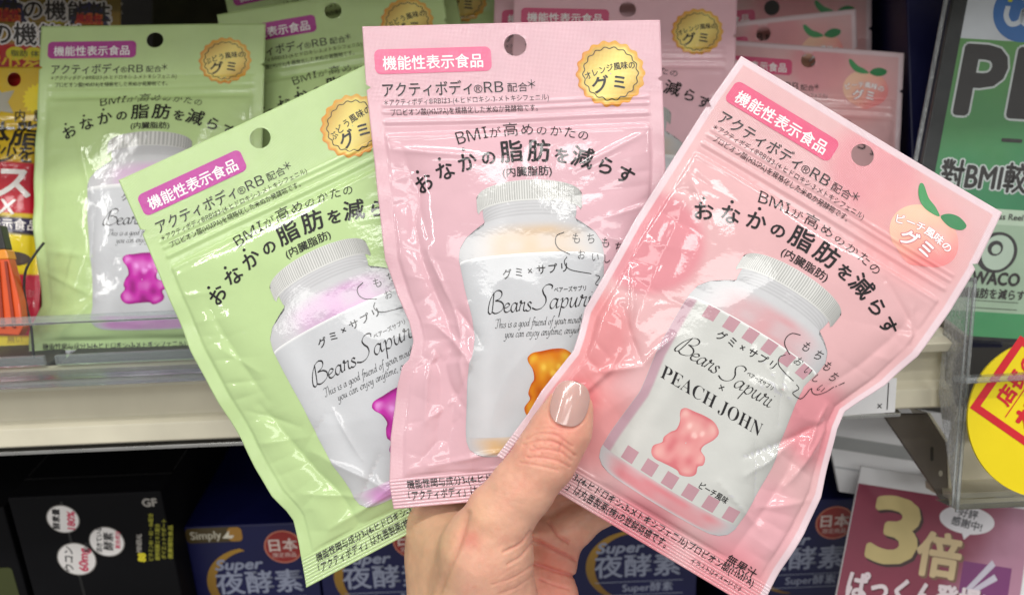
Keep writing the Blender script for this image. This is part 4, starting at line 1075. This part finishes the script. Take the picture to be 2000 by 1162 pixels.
def y_art(art):
    K = lin((34, 28, 20)); RB = lin((168, 24, 40)); W_ = lin((232, 226, 222))
    burst(art, 'burst_picture', 545, 108, 48, lin((236, 214, 20)), 1.3)
    burst(art, 'burst_picture', 410, 118, 50, lin((170, 166, 150)), 1.3, 5, .35)
    L = 'lettering'
    art.text(L, '内', 470, 180, 42, K, 2., bold=.8); art.text(L, '臓', 536, 180, 42, K, 2., bold=.8)
    art.text(L, '本脂肪', 376, 262, 92, K, 2., width=285, bold=2.2, shear=.12)
    art.text(L, '減少をサ', 384, 322, 66, K, 2., width=220, bold=1.4, shear=.12)
    art.text(L, 'エス', 320, 436, 118, W_, 2., width=218, bold=3.2)
    art.text(L, 'MAX', 352, 496, 66, W_, 2., width=150, bold=1.6, shear=.15)
    art.text(L, '機能性表示食品', 312, 545, 38, W_, 2., width=256, bold=.5)
    art.disc('bean_picture', 452, 628, 52, 26, lin((116, 100, 88)), 1.5); art.disc('bean_picture', 500, 640, 46, 22, lin((90, 78, 70)), 1.7)
    art.text(L, '大人の体脂肪', 440, 760, 26, lin((226, 140, 150)), 2., width=120); art.text(L, 'ートし、減少を', 450, 792, 26, lin((226, 140, 150)), 2., width=116)
    art.text(L, '無い', 468, 905, 28, lin((170, 140, 60)), 2.)
flat_sheet_pouch('diet_pouch', [(-235, 128), (92, 130), (-245, 700), (76, 694)], (.446, .446, .432, .432), 21,
    bands((0, (206, 172, 30)), (318, (190, 24, 46)), (488, (216, 190, 40)), (500, (36, 30, 66)), (556, (238, 216, 40)), (684, (206, 46, 74)), (880, (240, 216, 60))),  # upper yellow darker: shade from the shelf above put into the print
    'yellow and red diet pouch with black lettering at the left edge, nearest of its row', 'yellow and red diet pouches', y_art, (462, 42, 24), puff=60)
def k_art(v):
    def f(art):
        K = lin((30, 24, 26)); W_ = lin((226, 222, 222)); Y_ = lin((226, 190, 30)); NV = lin((34, 30, 78)); OR = lin((216, 110, 30)); RD = lin((190, 30, 30))
        L = 'lettering'
        if v == 0:
            for c, bo, li in ((W_, 6., 1.6), (K, 1.6, 2.2)): art.text(L, '体の機能性', 130, 66, 74, c, li, width=360, bold=bo)
            for x in (282, 336): art.disc('round_badge', x, 100, 29, 22, lin((206, 196, 30)), 1.5)
            art.text(L, '脂肪 体脂', 268, 106, 20, lin((60, 70, 20)), 2., width=110, bold=.4)
            art.text(L, '減少を自', 180, 156, 62, Y_, 2., width=230, bold=1.6)
        else:
            for c, bo, li in ((W_, 6., 1.6), (K, 1.6, 2.2)): art.text(L, '体の機能性', 220, 72, 66, c, li, width=330, bold=bo)
            for x, y in ((486, 78), (240, 72)) if v == 1 else ((532, 84), (300, 76)):
                burst(art, 'burst_picture', x, y, 66, W_, 1.7, 14, .09); burst(art, 'burst_picture', x, y, 58, NV, 1.9, 14, .09)
                art.rect('burst_picture', x - 42, y - 26, x + 42, y + 22, OR, 2.1, 6)
                art.text(L, '機能性', x - 38, y + 2, 28, RD, 2.6, width=76, bold=1.0); art.text(L, '表示食品', x - 38, y + 20, 18, RD, 2.6, width=76, bold=.5)
            art.disc('round_badge', 380, 100, 40, 20, lin((200, 190, 40)), 1.5); art.disc('round_badge', 440, 102, 34, 18, lin((200, 190, 40)), 1.5)
    return f
for v, (q, d, lab) in enumerate((([(-150, 40), (230, 52), (-160, 640), (222, 640)], .458, 'red pouch with white-edged black lettering just behind the yellow diet pouch'),
                  ([(-140, -16), (234, -6), (-150, 600), (228, 600)], .474, 'red and yellow pouch with navy starbursts, second behind the yellow diet pouch'),
                  ([(-145, -48), (226, -36), (-150, 560), (222, 560)], .490, 'dark pouch with an orange starburst cut by the top edge, rearmost of the red pouches'))):
    flat_sheet_pouch('red_pouch', q, (d, d, d - .01, d - .01), 31 + v, bands((0, (120, 100, 30)), (40, (150, 120, 40)), (74 if v == 0 else 118, (176, 24, 30)), (300, (190, 30, 40))), lab, 'yellow and red diet pouches', k_art(v), None, puff=24)

# ---- orange clip and its black cord
oc = root('orange_clip', P(10, 655, .403), 'orange plastic clip with amber band and black top at the left edge', 'clip')
prism('clip_body', [P(x, y, .403) for x, y in ((-45, 506), (16, 504), (26, 540), (38, 590), (44, 640), (36, 655), (-45, 650))], FC * .006, ORANGE, oc, .0006)
prism('clip_rib', [P(x, y, .4022) for x, y in ((8, 510), (13, 510), (30, 640), (24, 640))], FC * .0006, mat('orange_plastic_dark', lin((150, 46, 14)), .4), oc)
prism('clip_rib', [P(x, y, .4022) for x, y in ((-8, 510), (-3, 510), (8, 640), (2, 640))], FC * .0006, mat('orange_plastic_groove', lin((150, 46, 14)), .4), oc)
prism('amber_band', [P(x, y, .4025) for x, y in ((-45, 490), (11, 487), (17, 506), (-45, 509))], FC * .007, AMBER, oc, .0005)
prism('black_top', [P(x, y, .403) for x, y in ((-45, 440), (0, 440), (11, 487), (-45, 490))], FC * .006, BLACKP, oc, .0005)
tag(tube('elastic_string', [P(86, 474, .412), P(66, 500, .41), P(50, 530, .409), (P(47, 565, .409)), P(52, 600, .409), P(61, 640, .409), P(66, 700, .409)], .0006, BLACKP), 'thin black elastic cord hanging in front of the yellow diet pouch', 'string')

# ================================================================== THE THREE HELD POUCHES
def held(name, kind, quad, depth, seed, label, banner, colf, **kw):
    pc = Pouch(quad, depth, seed, **kw)
    o = root(name, (pc.Q[2] + pc.Q[3]) / 2, label, 'pouch', 'pouches held up in the hand')
    build_film(pc, o, colf, 3.)
    front_print(pc, o, kind, 1., FILM, banner=banner)
    return pc
PG = held('gummy_pouch', 'grape', [(230, 352), (737, 115), (600, 1145), (1078, 893)], (.354, .352, .354, .352), 3, 'green gummy pouch held in the hand, leftmost of the fan, partly under the pink one', (192, 60, 158), plain(GREEN),
    left=[(0, 0), (123, -2), (392, -12), (520, -4), (607, 6), (675, 8), (743, 16), (784, 29), (810, 33), (861, 23), (948, 0)],
    bottom=[(0, 0), (250, 2), (420, 14), (581, 6)], puff=36, pinch=(520, 880, 140),
    creases=[(60, 770, 170, 830, 5, 8), (170, 830, 250, 770, -6, 10), (110, 690, 190, 640, -4, 9), (80, 860, 250, 850, 6, 7), (250, 850, 330, 760, 5, 9), (45, 560, 130, 640, -5, 10), (60, 420, 110, 500, 4, 9), (150, 860, 420, 800, 5, 8), (210, 640, 215, 760, 4, 5), (75, 560, 150, 900, -14, 26), (70, 330, 95, 560, -9, 22), (130, 700, 260, 880, 10, 20)])
PO = held('gummy_pouch', 'orange', [(707, 52), (1288, 42), (768, 996), (1330, 943)], (.338, .338, .336, .336), 5, 'pink gummy pouch held upright in the hand, middle of the fan', (233, 112, 150), plain(PINK),
    left=[(0, 0), (118, 0), (349, 10), (460, 15), (528, 34), (584, 55), (623, 61), (658, 50), (670, 36), (708, 23), (807, 3), (895, -5), (948, 0)],
    right=[(0, 0), (300, -2), (560, -30), (650, -45), (760, -20), (948, 0)], bend=5,
    bottom=[(0, 0), (581, 0)], puff=26, pinch=(350, 850, 150),
    creases=[(92, 445, 118, 560, 6, 5), (118, 560, 122, 640, 7, 5), (122, 640, 150, 720, 6, 6), (60, 640, 150, 760, -7, 9), (60, 640, 70, 780, 6, 7), (70, 780, 140, 740, 6, 8), (60, 860, 140, 780, -6, 10), (80, 870, 240, 850, 6, 6), (40, 245, 230, 268, 5, 6), (330, 238, 312, 290, -3, 6), (400, 300, 540, 232, 6, 6), (90, 300, 60, 420, -6, 9), (70, 600, 165, 680, 9, 9), (165, 680, 100, 800, -9, 11), (120, 560, 175, 640, -7, 9), (460, 400, 540, 380, 5, 7), (470, 440, 560, 470, 5, 7), (62, 330, 100, 640, -13, 22), (95, 640, 120, 860, -14, 26), (150, 560, 165, 880, 8, 18), (60, 245, 95, 420, -7, 18)])
PP = held('gummy_pouch', 'peach', [(1445, 113), (1958, 415), (970, 890), (1484, 1199)], (.326, .322, .324, .324), 8, 'peach gummy pouch with white border held under the thumb, right of the fan', (226, 88, 128), peach_film,
    left=[(0, 0), (118, -7), (399, -10), (525, -5), (601, -3), (650, 12), (686, 20), (745, 13), (789, 8), (842, 9), (948, 0)],
    right=[(0, 0), (133, 12), (224, 12), (336, 4), (417, -19), (472, -45), (508, -60), (547, -55), (599, -38), (680, -13), (761, -5), (855, -5), (948, 0)],
    puff=38, pinch=(70, 860, 120),
    creases=[(545, 545, 440, 650, -15, 9), (550, 560, 500, 700, 11, 8), (490, 600, 420, 720, 8, 9), (440, 650, 400, 690, -8, 7), (530, 520, 520, 620, 8, 6), (400, 640, 470, 770, -7, 10), (470, 770, 560, 700, 6, 9), (380, 760, 500, 800, 5, 9), (60, 560, 140, 640, -9, 8), (140, 640, 60, 700, 9, 8), (140, 640, 170, 560, 8, 7), (40, 480, 100, 600, 7, 6), (90, 640, 60, 790, 7, 7), (330, 500, 480, 560, 5, 10), (400, 480, 440, 600, -5, 9), (350, 560, 460, 520, 5, 8), (520, 260, 560, 330, 6, 6), (40, 260, 120, 330, 5, 6), (450, 240, 560, 300, -6, 7), (60, 300, 100, 620, -8, 24), (500, 600, 480, 880, -12, 26), (100, 640, 60, 860, -8, 22), (530, 260, 500, 480, -8, 24)])

# ================================================================== THE HAND
def C3(px, py, d): return np.array([(px - 1000) / FPX * d, -(py - 581) / FPX * d, d])
def chain(*pts): return [(C3(x, y, d), r * d / FPX) for x, y, d, r in pts]
LIMBS = [  # (chain, blend radius)
    (chain((1113, 795, .3095, 45), (1100, 832, .3088, 53), (1083, 862, .3085, 55), (1062, 898, .3085, 58), (1020, 953, .3105, 59), (975, 1010, .313, 65), (950, 1075, .317, 84), (948, 1180, .325, 100), (950, 1360, .336, 112)), .003),
    (chain((868, 1022, .360, 78), (880, 1100, .357, 84), (905, 1220, .353, 104), (915, 1380, .35, 118)), .010),      # back of the hand, wrist
    (chain((950, 1075, .324, 70), (905, 1080, .342, 74), (900, 1160, .344, 90)), .010),
    (chain((890, 1060, .368, 74), (985, 1060, .372, 70), (1060, 1060, .368, 44)), .010),                             # palm towards the fingers
    (chain((950, 1160, .356, 90), (1030, 1190, .360, 88), (1035, 1350, .356, 92)), .010),
    (chain((1046, 1046, .3655, 38), (1078, 1064, .3625, 39), (1098, 1082, .363, 33)), .0035),                       # base folds
    (chain((1050, 1092, .364, 36), (1098, 1110, .362, 27)), .003),
    (chain((1052, 1160, .361, 52), (1080, 1165, .359, 46), (1076, 1240, .358, 52)), .003),
    (chain((1070, 1066, .3665, 38), (1118, 1030, .3650, 37), (1180, 985, .3655, 36), (1262, 925, .3655, 35), (1322, 862, .3655, 32), (1362, 810, .366, 28)), .0035),  # index finger
    (chain((1030, 1010, .377, 40), (1120, 930, .3695, 38), (1210, 840, .3665, 36), (1270, 760, .367, 33), (1300, 710, .3675, 28)), .004),
    (chain((990, 990, .378, 40), (1060, 890, .3705, 37), (1120, 800, .3675, 35), (1160, 720, .368, 32), (1180, 675, .3685, 27)), .004),
    (chain((930, 990, .376, 38), (970, 900, .3700, 33), (1000, 830, .3680, 31), (1020, 770, .368, 28), (1030, 730, .3685, 23)), .004),
]
def hand_sdf(X):
    f = None
    for ch, k in LIMBS:
        g = None
        for (a, ra), (b, rb) in zip(ch[:-1], ch[1:]):
            ab = b - a; t = np.clip(((X - a) @ ab) / (ab @ ab), 0, 1)
            d = np.linalg.norm(X - a - t[:, None] * ab, axis=1) - (ra + (rb - ra) * t)
            if g is None: g = d
            else:
                h = np.clip(.5 + .5 * (g - d) / .004, 0, 1); g = g + (d - g) * h - .004 * h * (1 - h)
        if f is None: f = g
        else:
            h = np.clip(.5 + .5 * (f - g) / k, 0, 1); f = f + (g - f) * h - k * h * (1 - h)
    return f
def surface_nets(sdf, lo, hi, h):
    n = [int(math.ceil((b - a) / (4 * h))) for a, b in zip(lo, hi)]
    ax = [lo[i] + 4 * h * (np.arange(n[i]) + .5) for i in range(3)]
    G = np.stack(np.meshgrid(*ax, indexing='ij'), -1).reshape(-1, 3)
    near = (np.abs(sdf(G)) < 4 * h * 1.9).reshape(n)
    sgn = (sdf(G) < 0).reshape(n)
    near = np.repeat(np.repeat(np.repeat(near, 4, 0), 4, 1), 4, 2)
    F = np.where(np.repeat(np.repeat(np.repeat(sgn, 4, 0), 4, 1), 4, 2), -1., 1.)
    I = np.argwhere(near)
    F[near] = sdf(np.array(lo) + h * (I + .5))
    neg = F < 0
    s = [slice(None, -1), slice(1, None)]
    cnt = sum(neg[s[i], s[j], s[k]].astype(int) for i in (0, 1) for j in (0, 1) for k in (0, 1))
    act = (cnt > 0) & (cnt < 8)
    cells = np.argwhere(act); idx = np.full(act.shape, -1); idx[act] = np.arange(len(cells))
    acc = np.zeros((len(cells), 3)); num = np.zeros(len(cells))
    cor = [(i, j, k) for i in (0, 1) for j in (0, 1) for k in (0, 1)]
    for c0 in cor:
        for axis in range(3):
            if c0[axis]: continue
            c1 = list(c0); c1[axis] = 1
            a = F[tuple((cells + c0).T)]; b = F[tuple((cells + c1).T)]
            m = (a < 0) != (b < 0); t = np.where(m, a / np.where(a == b, 1, a - b), 0)
            p = np.array(c0, float)[None] + t[:, None] * (np.array(c1) - np.array(c0))[None]
            acc[m] += p[m]; num[m] += 1
    V = np.array(lo) + h * (cells + acc / num[:, None] + .5)
    quads = []
    for axis in range(3):
        u, v = (axis + 1) % 3, (axis + 2) % 3
        e0 = np.argwhere(np.diff(neg.astype(np.int8), axis=axis) != 0)
        e0 = e0[(e0[:, u] > 0) & (e0[:, v] > 0) & (e0[:, u] < act.shape[u]) & (e0[:, v] < act.shape[v])]
        du = np.zeros(3, int); du[u] = 1; dv = np.zeros(3, int); dv[v] = 1
        q = np.stack([idx[tuple((e0 - du - dv).T)], idx[tuple((e0 - dv).T)], idx[tuple(e0.T)], idx[tuple((e0 - du).T)]], 1)
        fl = neg[tuple(e0.T)]
        q[~fl] = q[~fl][:, ::-1]
        quads.append(q)
    return V, np.concatenate(quads)
hl, hh = np.array([-.052, -.170, .292]), np.array([.098, -.012, .402])
HV, HF = surface_nets(hand_sdf, hl, hh, .00045)
def vnormals(V, F):
    n = np.zeros_like(V); fn = np.cross(V[F[:, 2]] - V[F[:, 0]], V[F[:, 3]] - V[F[:, 1]])
    for k in range(4): np.add.at(n, F[:, k], fn)
    return n / np.maximum(np.linalg.norm(n, axis=1), 1e-12)[:, None]
def relax(V, F, it):
    for _ in range(it):
        acc = np.zeros_like(V); c = np.zeros(len(V))
        for k in range(4):
            np.add.at(acc, F[:, k], V[F[:, (k + 1) % 4]] + V[F[:, (k + 3) % 4]]); np.add.at(c, F[:, k], 2)
        V = V + .5 * (acc / c[:, None] - V)
    return V
HV = relax(HV, HF, 6)
Nn = vnormals(HV, HF)
ppx = HV[:, 0] / HV[:, 2] * FPX + 1000; ppy = -HV[:, 1] / HV[:, 2] * FPX + 581
def linedist(pts, n=10):
    c = catmull(np.array(pts, float), n); d = np.full(len(ppx), 1e9)
    for a, b in zip(c[:-1], c[1:]):
        ab = b - a; t = np.clip(((ppx - a[0]) * ab[0] + (ppy - a[1]) * ab[1]) / (ab @ ab + 1e-9), 0, 1)
        d = np.minimum(d, np.hypot(ppx - a[0] - t * ab[0], ppy - a[1] - t * ab[1]))
    return d
front = HV[:, 2] < .345; backp = HV[:, 2] >= .345
disp = np.zeros(len(HV)); dark = np.zeros(len(HV))
NAILC, NA, NS = np.array([1113., 788.]), np.array([.27, -.963]), np.array([.963, .27])
tq = np.linspace(0, 2 * math.pi, 40)
nail_o = [tuple(NAILC + NA * 49 * math.sin(t) + NS * 38 * math.copysign(abs(math.cos(t)) ** .8, math.cos(t))) for t in tq]
thin = .72
for pts, am, wd, msk in (
    ([(1026, 856), (1052, 846), (1086, 850), (1118, 872)], .00028, 3.2, front), ([(1022, 868), (1054, 860), (1090, 866), (1124, 890)], .00034, 3.4, front),
    ([(1034, 880), (1062, 877), (1096, 884), (1116, 900)], .0003, 3.2, front), ([(1030, 893), (1062, 894), (1094, 902), (1112, 912)], .00032, 3.4, front),
    ([(1016, 903), (1052, 909), (1088, 918)], .00022, 3.4, front), ([(1046, 838), (1074, 836), (1104, 842)], .00014, 3.0, front),
    ([(1040, 870), (1056, 884), (1052, 900)], .0002, 3, front), ([(1100, 862), (1092, 884), (1098, 905)], .00018, 3, front),
    (nail_o, .00035, 4.5, front),
    ([(1037, 1038), (1016, 1062), (984, 1078)], .0004, 4, front), ([(1042, 1058), (1018, 1086), (992, 1102)], .0003, 4, front), ([(1046, 1100), (1006, 1126), (962, 1142)], .0002, 4, front),
    ([(1046, 1122), (1010, 1146), (976, 1160)], .00018, 4, front), ([(912, 1003), (897, 1060), (856, 1156)], .0006, 9, HV[:, 2] < .36),
    ([(1036, 1050), (1078, 1070), (1124, 1093)], .0007, 5, backp), ([(1040, 1098), (1080, 1112), (1126, 1126)], .0008, 5, backp), ([(1072, 1018), (1090, 1044), (1110, 1058)], .0007, 5, backp),
    ([(1056, 1130), (1084, 1142), (1112, 1150)], .0003, 4, backp)):
    d = linedist(pts) + .8 * (vnoise(ppx / 5, ppy / 5, 12) - .5); e = np.exp(-(d / (wd * thin)) ** 2) * msk
    disp -= 1.35 * am * e; dark = np.maximum(dark, e * min(1, am / .0007))
def lines(ang, along, across, sd, sharp=1.6):
    c_, s_ = math.cos(math.radians(ang)), math.sin(math.radians(ang))
    u_, v_ = ppx * c_ + ppy * s_, -ppx * s_ + ppy * c_
    n_ = np.abs(2 * vnoise(u_ / along + .15 * vnoise(ppx / 11, ppy / 11, sd + 1) * 4, v_ / across, sd) - 1)
    return -np.clip(1 - n_ * 2.2, 0, 1) ** sharp
gz = lambda x, y, sx, sy: np.exp(-((ppx - x) / sx) ** 2 - ((ppy - y) / sy) ** 2)
disp += front * (.00013 * lines(-28, 46, 7, 21) * gz(1000, 1130, 60, 70) + .00010 * lines(-62, 40, 8, 22) * gz(985, 1050, 60, 40) + .00007 * lines(35, 30, 7, 23) * gz(990, 1040, 70, 50)
               + .00018 * lines(24, 40, 8, 24) * gz(1066, 880, 44, 34) + .00011 * lines(80, 26, 9, 25) * gz(1062, 885, 44, 34) + .00006 * lines(18, 30, 7, 26) * gz(1010, 970, 60, 50))
disp += .00006 * lines(-15, 26, 6, 27) * np.where(backp, 1., 0.)
disp += .00022 * (vnoise(ppx / 26, ppy / 26, 4) - .5) + .00010 * (vnoise(ppx / 9, ppy / 9, 8) - .5)
HV = HV + Nn * disp[:, None]
g2 = lambda x, y, s: np.exp(-((ppx - x) ** 2 + (ppy - y) ** 2) / (2 * s * s))
skin = np.tile(lin((228, 175, 150)), (len(HV), 1))
red = np.clip(.7 * g2(922, 1050, 17) * front + .30 * g2(1065, 882, 42) * front + .45 * g2(1120, 830, 40) * front + .55 * sstep(1035, 1060, ppx) * sstep(1000, 1090, ppy) + .45 * dark + .30 * (vnoise(ppx / 34, ppy / 34, 3) - .4) + .2 * (vnoise(ppx / 8, ppy / 8, 13) - .5), 0, .95)
skin = lerp(skin, lin((218, 132, 118))[None], red[:, None])
yel = np.clip(sstep(915, 870, ppx) * sstep(990, 1010, ppy) * .6 + .4 * g2(930, 1010, 30), 0, 1)
skin = lerp(skin, lin((218, 177, 138))[None], yel[:, None])
W3 = lambda V: V[:, :1] * XC + V[:, 1:2] * UC + V[:, 2:3] * FC
SKIN = mat('skin', attr='Col', rough=.46, noise=.05, nscale=260, bump=(1500, .22, .0004), sss=.35, spec=.4)
hand = root('person', P(930, 1300, .34), 'left hand with a glossy beige thumbnail holding the three pouches, coming in from below', 'person')
handm = link('hand', W3(HV), HF, SKIN, hand, col=skin)
# thumb nail
NAILM = mat('thumb_nail', lin((200, 160, 152)), .2, coat=1., coat_rough=.03, noise=.06, nscale=120, sss=.15)
qs = np.linspace(-1, 1, 41); ps = np.linspace(-1, 1, 33)
QQ, PPn = np.meshgrid(qs, ps, indexing='ij')
wd = (1 - np.abs(QQ) ** 2.6) ** (1 / 2.3)
dep = .2991 + .0013 * QQ + .0030 * (PPn * wd) ** 2 + .0009 * np.clip(QQ, 0, 1) ** 2 - .0002 * (1 - QQ ** 2)
ix = NAILC[0] + NA[0] * 45 * QQ + NS[0] * 37 * wd * PPn; iy = NAILC[1] + NA[1] * 45 * QQ + NS[1] * 37 * wd * PPn
top = np.stack([(ix - 1000) / FPX * dep, -(iy - 581) / FPX * dep, dep], -1).reshape(-1, 3)
bot = top + (0, 0, .0012)
n0 = len(top); gf = grid_faces(41, 33)
i = np.arange(n0).reshape(41, 33); ring = np.concatenate([i[0, :-1], i[:-1, -1], i[-1, :0:-1], i[:0:-1, 0]]); nx = np.roll(ring, -1)
FFn = np.concatenate([gf, gf[:, ::-1] + n0, np.stack([ring, nx, nx + n0, ring + n0], 1)])
link('nail', W3(np.concatenate([top, bot])), FFn, NAILM, handm)
